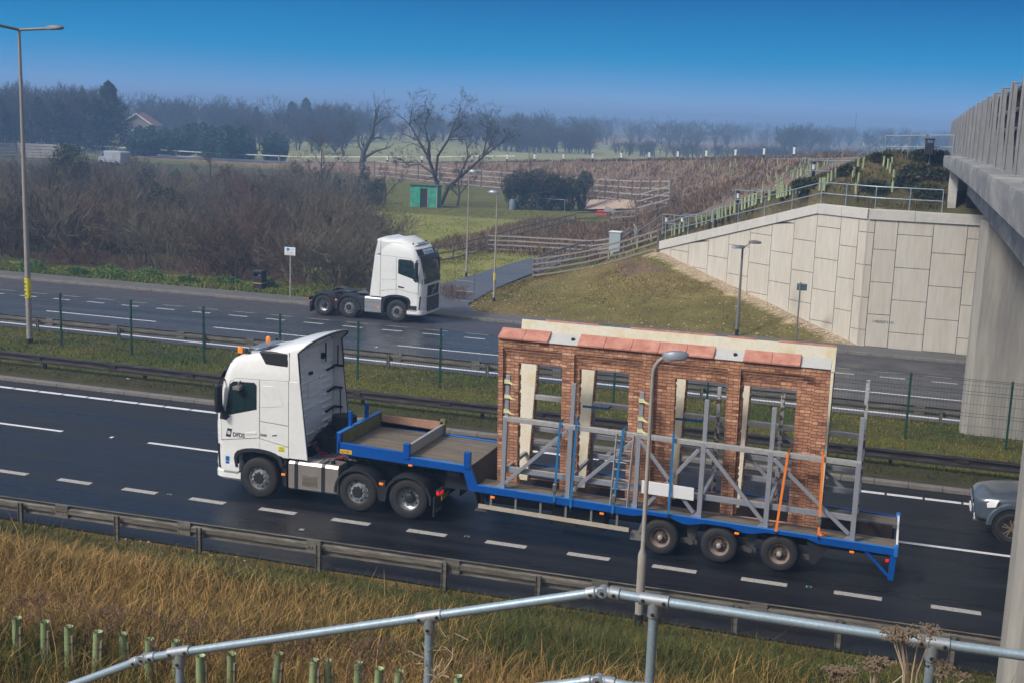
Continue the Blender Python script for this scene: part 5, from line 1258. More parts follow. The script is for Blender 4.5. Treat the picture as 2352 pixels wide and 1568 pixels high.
# tape scraps, board, ladder, straps
def tape(px_,py_,lbl):
    p=onY(px_,py_,27.30)
    b=MB(); b.box(p.x-.075,p.x+.07,27.352,27.362,p.z-.04,p.z+.05); b.box(p.x-.075,p.x-.065,27.352,27.52,p.z-.04,p.z+.05); b.grid([[(p.x+.05,27.35,p.z+.03),(p.x+.05,27.35,p.z-.03)],[(p.x+.14,27.33,p.z-.01),(p.x+.13,27.33,p.z-.06)],[(p.x+.20,27.35,p.z-.03),(p.x+.21,27.35,p.z-.07)]])
    o=b.build('tape_scrap',M['tape'],smooth=0); tag(o,lbl,'tape','yellow tape on the stillage posts')
for a,c,l in ((1163,877,'yellow tape round the top of the leftmost stillage post'),(1163,911,'loose yellow tape scrap halfway up the leftmost stillage post'),(1161,945,'crumpled yellow tape just above the rail on the leftmost stillage post'),(1472,921,'yellow tape wrapped near the top of the third stillage post'),(1470,963,'yellow tape strip halfway up the third stillage post'),(1468,990,'yellow tape just above the rail on the third stillage post')): tape(a,c,l)
b=MB(); a=onY(1474,1102,27.22);c=onY(1594,1147,27.22); p=[onY(1474,1102,27.22),onY(1594,1120,27.22),onY(1593,1149,27.22),onY(1473,1131,27.22)]
b.add([tuple(q) for q in p]+[(q.x,q.y+.03,q.z) for q in p],[(0,1,2,3),(7,6,5,4),(0,4,5,1),(1,5,6,2),(2,6,7,3),(3,7,4,0)])
tag(b.build('white_board',M['whitep'],bevel=.005),'blank white board fixed across the middle of the stillage','board')
b=MB(); l0=onY(1432,960,27.26);l1=onY(1416,1193,27.26)
for dx in (0,.40): b.beam((-6.12+dx,27.24,1.02),(-6.06+dx,27.30,2.76),.035,.05)
for k in range(7): b.beam((-6.11,27.245+.008*k,1.22+.23*k),(-5.70,27.245+.008*k,1.22+.23*k),.03,.03)
tag(b.build('ladder',M['galvp'],bevel=.004),'short aluminium ladder leaning on the stillage left of the lamp column','ladder')
def strap(label,pts,m,ratch=True,cat='strap',w=.055):
    t=thing('ratchet_strap',label,cat,pts[-1],0,'straps over the stillage rail'); b=MB()
    pts=[Vector(p) for p in pts]
    for p,q in zip(pts[:-1],pts[1:]):
        b.beam(p,q,w,.006,(0,1,0))
    b.build('webbing',m,t,world=True,smooth=0)
    e=pts[-1]; b=MB(); b.box(e.x-.012,e.x+.012,e.y-.012,e.y+.012,e.z-.10,e.z); b.build('hook',M['dark'],t,world=True)
    if ratch:
        f=pts[-2].lerp(pts[-1],.82); b=MB(); b.box(f.x-.045,f.x+.045,f.y-.05,f.y+.02,f.z-.10,f.z+.10); b.build('ratchet',M['galvd'],t,world=True,bevel=.01)
def sp(a,b_,c,lbl,m,r=True): 
    strap(lbl,[onY(*c,27.75) if c else onY(*a,27.7),onY(*a,27.26),onY(*b_,27.13)],m,r)
sp((1287,969),(1272,1152),(1295,962),'blue ratchet strap nearest the left end of the stillage',M['strapb'])
sp((1325,963),(1310,1165),(1330,955),'blue strap beside the second stillage post',M['strapb'],False)
sp((1432,985),(1406,1178),(1440,978),'blue strap hanging over the aluminium ladder',M['strapb'])
sp((1548,993),(1535,1180),(1549,985),'thin blue strap passing across the white board',M['strapb'],False)
sp((1810,1040),(1782,1220),(1818,1028),'orange strap beside the fifth stillage post',M['strapo'],False)
sp((1891,1045),(1880,1228),(1892,1038),'bright orange ratchet strap by the brick panel right end',M['strapo'])
b=MB(); q=onY(1890,1224,27.35); b.lathe([(.05,-.03),(.085,-.03),(.085,.03),(.05,.03)],(q.x,q.y,dz(q.x)+.04),'z',16); tag(b.build('strap_coil',M['strapo']),'coil of spare orange strap lying on the trailer deck','strap coil')
for (x,z,m_,lb) in ((-7.03,2.92,'strapb','blue strap band round the second cream pier'),(-4.72,2.86,'strapb','teal blue strap band round the third cream pier')):
    b=MB(); b.box(x-.30,x+.35,28.93,28.937,z-.03,z+.03); b.box(x+.345,x+.352,28.93,29.3,z-.03,z+.03); tag(b.build('strap_band',M[m_],smooth=0),lb,'strap')
# ------------------------------------------------------------------ grey off-roader entering at the right edge (front to -x)
cx0,cy=2.10,32.45
sv=thing('off_road_car','grey blue off roader with bronze wheel entering at the right edge','car',(cx0+.9,cy,0))
stn=[(-.02,.62,.40,1.00,.62),(.06,.78,.38,1.06,.66),(.22,.86,.36,1.10,.74),(.5,.90,.40,1.15,.80),(1.0,.915,.42,1.19,.85),(1.42,.915,.42,1.22,.87)]
b=MB(); rows=[]
for x,hw,zl,zt,ht in stn:
    rows.append([(cx0+x,cy-hw,zl),(cx0+x,cy-hw*1.005,zl+.25),(cx0+x,cy-hw,zt-.16),(cx0+x,cy-hw*.94,zt-.05),(cx0+x,cy-ht*.8,zt),(cx0+x,cy-ht*.4,zt+.03),(cx0+x,cy,zt+.03),(cx0+x,cy+ht*.4,zt+.03),(cx0+x,cy+ht*.8,zt),(cx0+x,cy+hw*.94,zt-.05),(cx0+x,cy+hw,zt-.16),(cx0+x,cy+hw*1.005,zl+.25),(cx0+x,cy+hw,zl)])
for x in (2.2,3.4,4.5,4.66):
    hw=.915 if x<4.6 else .85; rows.append([(cx0+x,cy-hw,.42),(cx0+x,cy-hw*1.005,.67),(cx0+x,cy-hw,1.08),(cx0+x,cy-hw*.95,1.2),(cx0+x,cy-.7,1.25),(cx0+x,cy-.4,1.26),(cx0+x,cy,1.26),(cx0+x,cy+.4,1.26),(cx0+x,cy+.7,1.25),(cx0+x,cy+hw*.95,1.2),(cx0+x,cy+hw,1.08),(cx0+x,cy+hw*1.005,.67),(cx0+x,cy+hw,.42)])
b.grid(rows,close=True); b.add(rows[0],[tuple(range(13))]); b.add(rows[-1],[tuple(range(12,-1,-1))])
body=b.build('body',M['suv'],sv,world=True,smooth=50); md=body.modifiers.new('s','SUBSURF'); md.levels=1; md.render_levels=2
b=MB(); rows=[]
for x,zt,hw in ((1.35,1.24,.78),(2.1,1.74,.66),(2.4,1.80,.64),(4.0,1.80,.62),(4.6,1.3,.70)): rows.append([(cx0+x,cy-hw-.08,1.2),(cx0+x,cy-hw,zt-.06),(cx0+x,cy-hw*.8,zt),(cx0+x,cy+hw*.8,zt),(cx0+x,cy+hw,zt-.06),(cx0+x,cy+hw+.08,1.2)])
b.grid(rows); b.build('cabin',M['suv'],sv,world=True,smooth=30)
b=MB(); b.add([(cx0+1.42,cy-.70,1.30),(cx0+1.42,cy+.70,1.30),(cx0+2.08,cy+.60,1.735),(cx0+2.08,cy-.60,1.735)],[(0,1,2,3)]); b.build('windscreen',M['glass'],sv,world=True)
for s in (-1,1):
    b=MB(); b.prism([(cx0+1.85,1.28),(cx0+2.2,1.66),(cx0+3.9,1.68),(cx0+4.2,1.28)],'y',cy+s*.80,cy+s*.84); b.build('side_window',M['glass'],sv,world=True)
    b=MB(); n=14; rows=[]
    for k in range(n):
        a=math.pi*(.0+k/(n-1)*1.0); rows.append([(cx0+.88+rr_*math.cos(a),cy+s*yy,.42+rr_*math.sin(a)) for rr_,yy in ((.47,.90),(.475,.955),(.56,.955),(.60,.90))])
    b.grid(rows); b.build('arch_flare',M['suv'],sv,world=True,smooth=50)
    b=MB(); b.lathe([(.46,0),(0,0)],(cx0+.88,cy+s*.922,.43),'y',28); b.build('arch_inside',M['black'],sv,world=True,smooth=0)
    for xx in (.88,3.68):
        b=MB(); pr=[(.22,-.02),(.25,.0),(.34,.0),(.375,-.03),(.385,-.06),(.385,-.22),(.3,-.24)]; b.lathe([(r_,s*y_) for r_,y_ in pr],n=32); tw=b.build('wheel',M['tyre'],sv,smooth=40); tw.location=(xx-.9,s*.945,.385)
        b=MB(); b.lathe([(.225,s*-.02),(.235,s*.0),(.222,s*-.03),(.21,s*-.10)],n=32); b.lathe([(.05,s*-.01),(.0,s*-.005)],n=16)
        for k in range(5):
            for da in (-.13,.13):
                a=2*math.pi*k/5+da+.3; a2=a+da*.5; b.beam((.04*math.cos(a),s*-.025,.04*math.sin(a)),(.222*math.cos(a2),s*-.02,.222*math.sin(a2)),.03,.028,(0,1,0))
        b.build('rim',M['bronze'],tw,smooth=40)
        b=MB(); b.lathe([(.215,s*-.11),(0,s*-.11)],n=24); b.build('brake_disc',M['black'],tw,smooth=0)
    b=MB(); rows=[]
    for f in (0,.33,.66,1): x=cx0+.02+.46*f; rows.append([(x,cy+s*(.60+.33*f**.5),.76+.12*f),(x+.02,cy+s*(.61+.325*f**.5),.88+.09*f),(x+.07,cy+s*(.56+.345*f**.5),1.02+.03*f)])
    b.grid(rows); b.build('headlight',M['lampw'],sv,world=True,smooth=60,solid=.03)
    b=MB(); b.box(cx0-.0,cx0+.1,cy+s*.62-.07,cy+s*.62+.07,.50,.62); b.build('fog_lamp',M['lampw'],sv,world=True,bevel=.02)
b=MB(); b.box(cx0-.05,cx0+.05,cy-.45,cy+.45,.78,.95); b.build('grille',M['dark'],sv,world=True,bevel=.02)
b=MB(); b.box(cx0-.065,cx0-.04,cy-.5,cy+.5,.82,.84); b.box(cx0-.065,cx0-.04,cy-.5,cy+.5,.89,.91); b.build('grille_bars',M['steel'],sv,world=True)
b=MB(); b.box(cx0-.07,cx0-.04,cy-.28,cy+.28,.52,.63); b.build('number_plate',M['whitep'],sv,world=True)
b=MB(); b.box(cx0+.0,cx0+.2,cy-.62,cy+.62,.38,.48); b.build('lower_bumper',M['steel'],sv,world=True,bevel=.03)
# far van on the side road
vp=onZ(262,381,.0); vp.z=.15; 
vn=thing('van','pale panel van passing on the side road at far left','van',vp,R(165))
b=MB(); prof=[(-2.6,.35),(-2.65,1.9),(-2.5,2.1),(1.1,2.1),(1.35,1.95),(1.9,1.25),(2.5,1.05),(2.6,.5),(2.55,.35)]; b.prism(prof,'y',-.95,.95); b.build('body',M['van'],vn,bevel=.08)
b=MB(); b.prism([(1.15,1.3),(1.2,1.85),(1.3,1.85),(1.75,1.3)],'y',-.96,.96); b.build('window',M['glass'],vn)
for x in (-1.7,1.8):
    for s in (1,-1): b=MB(); b.tube([(x,s*.75,.34),(x,s*.97,.34)],.34,16); b.build('wheel',M['tyre'],vn)
# ------------------------------------------------------------------ grass
def blades(name,label,x,y,h,wd,col,lean=.35,seed=0,zoff=-.02,cat='grass',z=None,bias=(0.06,0)):
    rg=np.random.default_rng(seed); n=len(x); z=(H(x,y) if z is None else z)+zoff
    a=rg.uniform(0,2*np.pi,n); la=rg.uniform(0,2*np.pi,n); l=h*lean*rg.uniform(.2,1.3,n)
    lx=np.cos(la)*l+bias[0]*h; ly=np.sin(la)*l+bias[1]*h
    dx=np.cos(a)*wd/2; dy=np.sin(a)*wd/2
    V=np.zeros((n,5,3))
    V[:,0]=np.stack([x-dx,y-dy,z],-1); V[:,1]=np.stack([x+dx,y+dy,z],-1)
    V[:,2]=np.stack([x+dx*.8+lx*.35,y+dy*.8+ly*.35,z+h*.55],-1); V[:,3]=np.stack([x-dx*.8+lx*.35,y-dy*.8+ly*.35,z+h*.55],-1)
    V[:,4]=np.stack([x+lx,y+ly,z+h*(1-.25*lean)],-1)
    i=np.arange(n)*5
    T=np.concatenate([np.stack([i,i+1,i+2],-1),np.stack([i,i+2,i+3],-1),np.stack([i+3,i+2,i+4],-1)])
    c=np.repeat(col[:,None,:],5,1)
    return tag(npmesh(name,V.reshape(-1,3),T,M['blade'],c.reshape(-1,3),smooth=False),label,cat,kind='stuff')
def colmix(rg,n,pal,wts,var=.3):
    k=rg.choice(len(pal),n,p=np.array(wts)/sum(wts)); c=np.array(pal)[k]; return c*rg.uniform(1-var,1+var,(n,1))
STRAW=(.40,.25,.085);STRAW2=(.28,.17,.055);GRN=(.055,.085,.018);OLV=(.105,.09,.022);DK=(.035,.045,.013);YG=(.15,.13,.03);BRN=(.12,.07,.035)
rg=np.random.default_rng(11)
# long grass on the near bank
n=260000; x=rg.uniform(-27,5,n); y=7+(23.3-7)*rg.uniform(0,1,n)**.9
keep=(x>-1.05*y-3)&(x<.22*y+.5)
x=x[keep];y=y[keep];n=len(x)
p=vnoise(x,y,2.2,21)*.6+vnoise(x,y,.7,22)*.4
toe=smooth(18.8,21.8,y+1.6*(p-.5)); low=smooth(13.2,11.0,y)
green=np.clip(toe*.95+low*.55+(p>.60)*.35+smooth(-13,-5,x)*.68*smooth(13.5,19,y+4*(p-.5)),0,1)
r=rg.uniform(0,1,n)
cs=colmix(rg,n,[STRAW,STRAW2,OLV,BRN],[.45,.27,.18,.10]); cg=colmix(rg,n,[GRN,DK,OLV,(.15,.12,.03)],[.3,.3,.25,.15])
col=np.where((r<green)[:,None],cg,cs)
h=rg.uniform(.25,.62,n)*(1-.55*toe)*(.65+.7*p); 
sp_=rg.uniform(0,1,n)<.012; h=np.where(sp_&(y<20),h*1.9,h)
thin=rg.uniform(0,1,n)<(1-.45*smooth(21.5,23.2,y)*(x<-9))
blades('long_grass','long dry yellow and green grass covering the near bank',x[thin],y[thin],h[thin],(rg.uniform(.004,.011,n)*(.5+y/22))[thin],col[thin],.75,1)
# central strip
n=80000; x=rg.uniform(-52,8,n); y=36.1+7.9*rg.uniform(0,1,n); p=vnoise(x,y,2.5,31)*.6+vnoise(x,y,.9,32)*.4
k=rg.uniform(0,1,n)<np.where(y<37.6,.35,1); x,y,p=x[k],y[k],p[k]; n=len(x)
g=np.clip((p-.35)*2.2,0,1); r=rg.uniform(0,1,n)
col=np.where((r<g)[:,None],colmix(rg,n,[GRN,(.09,.13,.02),(.07,.10,.02)],[.4,.25,.35]),colmix(rg,n,[(.20,.17,.035),(.13,.115,.022),STRAW2],[.45,.35,.2]))
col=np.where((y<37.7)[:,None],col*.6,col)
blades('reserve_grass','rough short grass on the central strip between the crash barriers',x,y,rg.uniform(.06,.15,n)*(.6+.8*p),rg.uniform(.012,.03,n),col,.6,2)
# mound, verge and path-side grass
def patch(name,label,x0,x1,y0,y1,n,pal,wts,h0,h1,seed,cond=None,w=(.02,.05)):
    rg=np.random.default_rng(seed); x=rg.uniform(x0,x1,n);y=rg.uniform(y0,y1,n)
    if cond is not None:
        k=cond(x,y); x=x[k];y=y[k]
    n=len(x); p=vnoise(x,y,1.8,seed)
    k=rg.uniform(0,1,n)<.25+.9*p; x=x[k];y=y[k];p=p[k];n=len(x)
    blades(name,label,x,y,rg.uniform(h0,h1,n)*(.6+.8*p),rg.uniform(*w,n),colmix(rg,n,pal,wts),.6,seed)
patch('mound_grass','thin yellowed turf on the mound in front of the wing wall',-22.5,-2,57.95,71,26000,[YG,OLV,STRAW2,BRN],[.35,.3,.2,.2],.04,.11,41,lambda x,y:((y-58)*.785+(x+1.9)*.62<-.9))
patch('verge_grass','ragged green verge below the bare scrub',-62,-25.6,57.95,61.5,60000,[(.14,.20,.03),(.08,.13,.02),(.22,.20,.04),(.26,.19,.08)],[.4,.25,.2,.15],.08,.32,42,lambda x,y:y<60.4+1.8*vnoise(x,y,4,9))
patch('path_grass','olive turf around the tarmac path and guard barrier',-34,-20,58,84,26000,[YG,OLV,(.09,.11,.025),BRN],[.35,.3,.25,.1],.05,.14,43,lambda x,y:(np.abs(x+23.9)>1.7))
patch('paddock_grass','cropped green paddock grass round the shed',-62,-22,76,126,34000,[(.20,.215,.05),(.15,.185,.04),(.24,.21,.06),STRAW2],[.35,.3,.25,.1],.06,.15,44,lambda x,y:(x>-24-.36*(y-50)-8),w=(.04,.09))
patch('slope_grass','rough brown and green herbage on the far embankment slope',-18,1.4,58.5,82,60000,[BRN,(.16,.11,.06),GRN,(.08,.075,.02),DK],[.3,.1,.25,.2,.2],.10,.34,45,lambda x,y:((y-58)*.785+(x+1.9)*.62>.6)&(y>58.5))
patch('brown_herbage','dead brown herbage covering the distant embankment',-75,4,95,165,90000,[(.21,.14,.105),(.16,.11,.08),(.25,.18,.12),(.09,.09,.045)],[.4,.3,.15,.15],.2,.55,46,lambda x,y:(emb(x,y)>.1),w=(.05,.12))
patch('brown_weeds','dead reddish weeds beyond the long rail fence',-34,-15,84,112,26000,[(.17,.10,.06),(.12,.08,.055),(.22,.15,.07)],[.4,.3,.3],.25,.8,47,None,w=(.03,.08))
# stones along the crash barrier foot and the wing wall foot
def stones(name,label,pts,s0,s1,seed):
    rr=random.Random(seed); b=MB()
    for x,y in pts:
        s=rr.uniform(s0,s1); z=Hs(x,y) if len(pts)<1500 else 0
        q=[(x+s*rr.uniform(.6,1.2)*math.cos(a),y+s*rr.uniform(.6,1.2)*math.sin(a),z+s*.15) for a in (0,1.3,2.5,3.8,5.0)]
        b.add(q+[(x,y,z+s*rr.uniform(.5,.9))],[(0,1,5),(1,2,5),(2,3,5),(3,4,5),(4,0,5)])
    return tag(b.build(name,M['stone'],smooth=0),label,'stones',kind='stuff')
rr=random.Random(4)
stones('gravel','pale gravel at the foot of the near crash barrier',[(rr.uniform(-26,-12),22.75+rr.gauss(0,.3)) for _ in range(900)],.015,.05,1)
pts=[]
for _ in range(1100):
    u=rr.uniform(.4,14); d=abs(rr.gauss(0,.3))+.05; pts.append((WC[0]+WD[0]*u-.62*d,WC[1]+WD[1]*u-.785*d))
stones('wall_foot_rubble','pale stony strip along the foot of the wing wall',pts,.03,.09,2)
# ------------------------------------------------------------------ woody plants
def grow(b,p,d,L,r,depth,rr,spread=.6,nseg=3,kids=3,up=.15,n=3,rmin=.006,taper=.6,gnarl=.18):
    pts=[p];rs=[r];q=p;dd=d.normalized()
    for i in range(nseg):
        dd=(dd+Vector((rr.gauss(0,gnarl),rr.gauss(0,gnarl),rr.gauss(0,gnarl)+up*.3))).normalized()
        q=q+dd*L/nseg; pts.append(q); rs.append(max(rmin,r*(1-(1-taper)*(i+1)/nseg)))
    b.tube(pts,rs,n,caps=False)
    if depth<=0: return
    for k in range(kids):
        f=rr.uniform(.35,1) if k else 1
        i=min(nseg-1,int(f*nseg)); s=pts[i].lerp(pts[i+1],f*nseg-i)
        a=rr.uniform(0,6.283); ax=dd.orthogonal().normalized(); ax=(ax*math.cos(a)+dd.cross(ax)*math.sin(a))
        nd=(dd+ax*spread*rr.uniform(.6,1.4)+Vector((0,0,up))).normalized()
        grow(b,s,nd,L*rr.uniform(.55,.85),max(rmin,rs[-1]*rr.uniform(.6,.85)),depth-1,rr,spread,max(2,nseg-1) if depth>1 else 2,kids,up,3,rmin,taper,gnarl)
def bush_mesh(seed,h=4.5,w=2.2,stems=9,depth=4,kids=3,rmin=.009,m='twig',spread=.55):
    rr=random.Random(seed); b=MB()
    for i in range(stems):
        a=rr.uniform(0,6.283); q=rr.uniform(0,w*.45)
        grow(b,Vector((q*math.cos(a),q*math.sin(a),-.1)),Vector((.45*math.cos(a),.45*math.sin(a),1)),h*rr.uniform(.30,.46),.045*h/4.5,depth,rr,spread,3,kids,.10,3,rmin)
    o=b.build('thorn_bush',M[m],smooth=0,fix=False); return o
def leafcloud(pts,s0,s1,seed,flat=.5):
    rg=np.random.default_rng(seed); n=len(pts); P=np.asarray(pts)
    u=rg.normal(size=(n,3)); u/=np.linalg.norm(u,axis=1)[:,None]; v=np.cross(u,rg.normal(size=(n,3))); v/=np.linalg.norm(v,axis=1)[:,None]
    s=rg.uniform(s0,s1,(n,1)); V=np.stack([P-u*s,P-v*s*.5,P+u*s,P+v*s*.5],1).reshape(-1,3)
    i=np.arange(n)*4; F=np.stack([i,i+1,i+2,i+3],-1); return V,F
def blobs(seed,centres,n,s0,s1,name,m):
    rg=np.random.default_rng(seed); pts=[]
    tot=sum(r[0]*r[1] for _,r in centres)
    for c,r in centres:
        k=max(10,int(n*r[0]*r[1]/tot)); d=rg.normal(size=(k,3)); d/=np.linalg.norm(d,axis=1)[:,None]; rad=rg.uniform(.35,1.08,(k,1))**.6
        pts.append(np.array(c)+d*rad*np.array([r[0],r[0],r[1]]))
    V,F=leafcloud(np.concatenate(pts),s0,s1,seed); return npmesh(name,V,F,M[m],smooth=False)
rr=random.Random(14); pts=[(rr.uniform(-22,-3),57.98+10*rr.random()**1.5) for _ in range(420)]
stones('mound_stones','scattered pale stones on the grass mound',[(x,y) for x,y in pts if (y-58)*.785+(x+1.9)*.62<-.8],.025,.07,5)
# --- bare scrub between the lay-by and the side road
BV=[bush_mesh(s,m=mm,depth=4,kids=3) for s,mm in ((1,'twig'),(2,'twigo'),(3,'twigd'),(4,'twigr'),(5,'twig'),(6,'twigo'),(7,'twigd'))]
SL_='bare brown thorn bush in the dense scrub behind the lay by'; SLR='reddish brown bare bush in the dense scrub behind the lay by'
rr=random.Random(8); used=set(); cnt=0
def place(var,x,y,s,label,group,cat='bush',sz=None,z=None):
    o=var; 
    loc=(x,y,(Hs(x,y) if z is None else z)-.05); 
    if id(var) not in used:
        used.add(id(var)); o.location=loc; o.rotation_euler=(0,0,rr.uniform(0,6.28)); o.scale=(s,s,s*(sz or 1)); tag(o,label,cat,group)
    else:
        o=dup(var,loc,rr.uniform(0,6.28),label,(s,s,s*(sz or 1)),group)
    return o
def inscrub(x,y):
    d=Vector((x,y,0))-Vector((0,0,0)); zz=d.dot(FW)-CAMZ*FW.z; px=1176+FPX*(Vector((x,y,-CAMZ)).dot(RT))/(Vector((x,y,-CAMZ)).dot(FW)); return px
tries=0
while cnt<290 and tries<6000:
    tries+=1
    y=62.3+60*rr.random()**1.35; x=rr.uniform(-.62*y-24,-.30*y-8); px=inscrub(x,y)
    lim=800 if y<65 else (905 if y<82 else 925 if y<96 else 860)
    if px>lim or px<-160: continue
    if y>108 and rr.random()<.3: continue
    s=rr.choice((rr.uniform(.45,.7),rr.uniform(.7,1.0),rr.uniform(.7,1.0)))*(.8 if px>780 else 1)
    s*=(.86 if (y>84 and 250<px<660) else 1); k=rr.choice([0,1,2,4,0,1,2,3,5,6]); place(BV[k],x,y,s,SLR if k==3 else SL_,'bare bushes of the roadside scrub' if k!=3 else 'reddish bushes of the roadside scrub'); cnt+=1
# low brambles at the foot of the scrub
LB=bush_mesh(31,h=1.3,w=2.0,stems=14,depth=3,kids=3,rmin=.008,m='twigr',spread=.9); LB.name='bramble'
for i in range(34):
    px=rr.uniform(10,1060); g=onZ(px,rr.uniform(575,600)+px*.086,.1)
    place(LB,g.x,max(60.6,g.y),rr.uniform(.6,1.1),'low red brown bramble at the foot of the scrub','brambles along the scrub edge','bramble')
def leafy(name,label,pos,centres,n,s0,s1,m,cat='bush',grp=None,trunk=None,seed=1):
    t=thing(name,label,cat,pos,0,grp)
    o=blobs(seed,centres,n,s0,s1,'foliage',m); o.parent=t
    if trunk: b=MB(); b.tube(*trunk); b.build('trunk',M['bark'],t)
    return t
g=onZ(155,470,0)
leafy('evergreen_bush','big dark evergreen bush rising out of the scrub at left',(g.x,g.y,0),[((0,0,2.2),(2.1,2.0)),((.3,0,3.9),(1.9,1.5)),((-.8,.3,3.2),(1.4,1.2)),((.9,-.4,2.6),(1.3,1.6)),((0,0,4.9),(1.2,.8))],9000,.05,.13,'holly',trunk=([(0,0,0),(0,0,2.5)],[.15,.08],8),seed=3)
for (px,py,s,lb,mm,sd) in ((425,490,.75,'small olive evergreen bush low in the scrub','holly',4),(205,880*0+470,.7,'dark ivy clump beside the big evergreen','ivy',5),(735,450,.9,'ivy covered dark stump standing in the scrub','ivy',6),(400,430,.6,'pale leaved bush at the back of the scrub','weed',7),(860,470,.8,'ivy clad thicket left of the green shed','ivy',9)):
    g=onZ(px,py,0); leafy('evergreen_bush',lb,(g.x,g.y,0),[((0,0,1.5*s),(1.3*s,1.5*s)),((.5*s,0,2.4*s),(1.0*s,1.1*s)),((-.5*s,.2,.9*s),(1.3*s,.9*s))],2600,.05,.12,mm,seed=sd)
for i in range(16):
    px=rr.uniform(20,880); g=onZ(px,rr.uniform(430,560),0); s=rr.uniform(.55,1.0)
    if px>800 and g.y<80: continue
    leafy('ivy_clump','dark ivy clad stump tangled among the bare scrub',(g.x,g.y,0),[((0,0,1.2*s),(.9*s,1.3*s)),((.4*s,0,2.6*s),(.8*s,1.2*s)),((-.3*s,.2,3.4*s),(.5*s,.8*s))],1500,.05,.12,'ivy' if i%3 else 'holly','bush','ivy clad stumps in the scrub',seed=140+i)
for i,px in enumerate((70,180,250,340,430,520,610)):
    g=onZ(px,618+px*.075,.1); s=rr.uniform(.4,.75)
    leafy('weed_clump','leafy green weed clump on the verge below the scrub',(g.x,max(58.6,g.y),.05),[((0,0,.5*s),(1.0*s,.6*s)),((.5*s,.1,.4*s),(.8*s,.5*s))],700,.04,.09,'weed','weeds','weed clumps along the verge',seed=20+i)
# ivy covered thorn row by the paddock
for i,(px,py,hh) in enumerate(((1185,482,5.0),(1222,484,5.2),(1258,484,4.6),(1300,485,4.3),(1335,486,4.6))):
    g=onZ(px,py,0); t=thing('ivy_bush','tall dark ivy covered bush behind the paddock, %s'%('leftmost beside the blue barrel','second from the blue barrel','third from the blue barrel','fourth, partly bare on top','rightmost on a bare forked stem')[i],'bush',(g.x,g.y,0))
    s=hh/5
    o=blobs(60+i,[((0,0,1.6*s),(1.35*s,1.6*s)),((.5*s,0,3.0*s),(1.2*s,1.3*s)),((-.6*s,.2,2.4*s),(1.1*s,1.3*s))] if i<4 else [((0,0,1.6),(.55,1.5)),((.3,0,3.2),(.8,1.1))],4200 if i<4 else 2200,.06,.15,'foliage','ivy' if i!=3 else 'holly'); o.parent=t
    b=MB(); r2=random.Random(70+i)
    for k in range(6): grow(b,Vector((r2.uniform(-.4,.4),0,0)),Vector((r2.uniform(-.3,.3),r2.uniform(-.3,.3),1)),hh*.45,.07,3,r2,.5,3,3,.1,3,.014)
    b.build('stems',M['twig'],t,smooth=0,fix=False)
# --- three bare trees
def bare_tree(label,base,limbs,seed,depth=5,kids=3,rmin=.02,spread=.55,m='bark',up=.06):
    t=thing('bare_tree',label,'tree',base); b=MB(); tw=MB(); rr=random.Random(seed)
    for pts,r0,r1 in limbs:
        n=len(pts); rs=[r0+(r1-r0)*i/(n-1) for i in range(n)]; b.tube(pts,rs,8)
        P=[Vector(p) for p in pts]
        for i in range(1,n):
            d=(P[i]-P[i-1]).normalized()
            for k in range(3 if i<n-1 else 5):
                if i==1 and k>0 and n>3: continue
                a=rr.uniform(0,6.283); ax=d.orthogonal().normalized(); ax=ax*math.cos(a)+d.cross(ax)*math.sin(a)
                nd=(d+ax*rr.uniform(.5,1.0)).normalized(); Lb=(P[-1]-P[0]).length*rr.uniform(.11,.19)
                grow(tw,P[i].lerp(P[i-1],rr.uniform(0,.6) if k else 0),nd,Lb,rs[i]*.6+.01,depth-1,rr,spread,3,kids,up,3,rmin,.6,.22)
    b.build('trunk',M['bark'],t,smooth=50); tw.build('crown',M[m] if m!='bark' else M['twigf'],t,smooth=0,fix=False); return t
# work in metres in the picture plane at the tree's distance
def tp(base,px,py,dy=0):
    p=onY(px,py,base.y+dy); return p-base
g=onZ(1008,470,0)
bare_tree('large bare tree with wide forked crown behind the green shed',g,[([tp(g,1008,468),tp(g,1003,420),tp(g,985,365),tp(g,960,320),tp(g,940,285)],.30,.06),([tp(g,1000,410),tp(g,1005,360),tp(g,1030,320),tp(g,1050,270)],.20,.05),([tp(g,987,370),tp(g,985,330),tp(g,975,290),tp(g,985,262)],.14,.04),([tp(g,996,400),tp(g,965,378),tp(g,940,380),tp(g,920,365)],.13,.04),([tp(g,1018,340),tp(g,1045,300),tp(g,1062,285)],.10,.03)],5,depth=7,kids=2,rmin=.010)
g2=onZ(1014,472,0)
bare_tree('bare tree leaning to the right from beside the shed',g2,[([tp(g2,1012,470),tp(g2,1030,430),tp(g2,1065,400),tp(g2,1105,365),tp(g2,1135,325)],.26,.06),([tp(g2,1055,408),tp(g2,1075,360),tp(g2,1070,320)],.12,.04),([tp(g2,1112,358),tp(g2,1150,330),tp(g2,1165,312)],.10,.03),([tp(g2,1108,362),tp(g2,1118,320),tp(g2,1120,300)],.10,.03)],6,depth=7,kids=2,rmin=.010)
g3=onZ(835,376,0); g3=onY(835,374,178); g3.z=Hs(g3.x,g3.y)
bare_tree('ragged half dead tree with one tall snag beyond the side road',g3,[([tp(g3,833,374),tp(g3,835,350),tp(g3,855,310),tp(g3,862,270),tp(g3,872,243)],.55,.07),([tp(g3,860,290),tp(g3,880,272),tp(g3,897,268)],.16,.05),([tp(g3,838,362),tp(g3,865,347),tp(g3,890,340)],.25,.08),([tp(g3,835,355),tp(g3,825,335),tp(g3,822,315)],.22,.05)],7,depth=3,kids=2,rmin=.02)
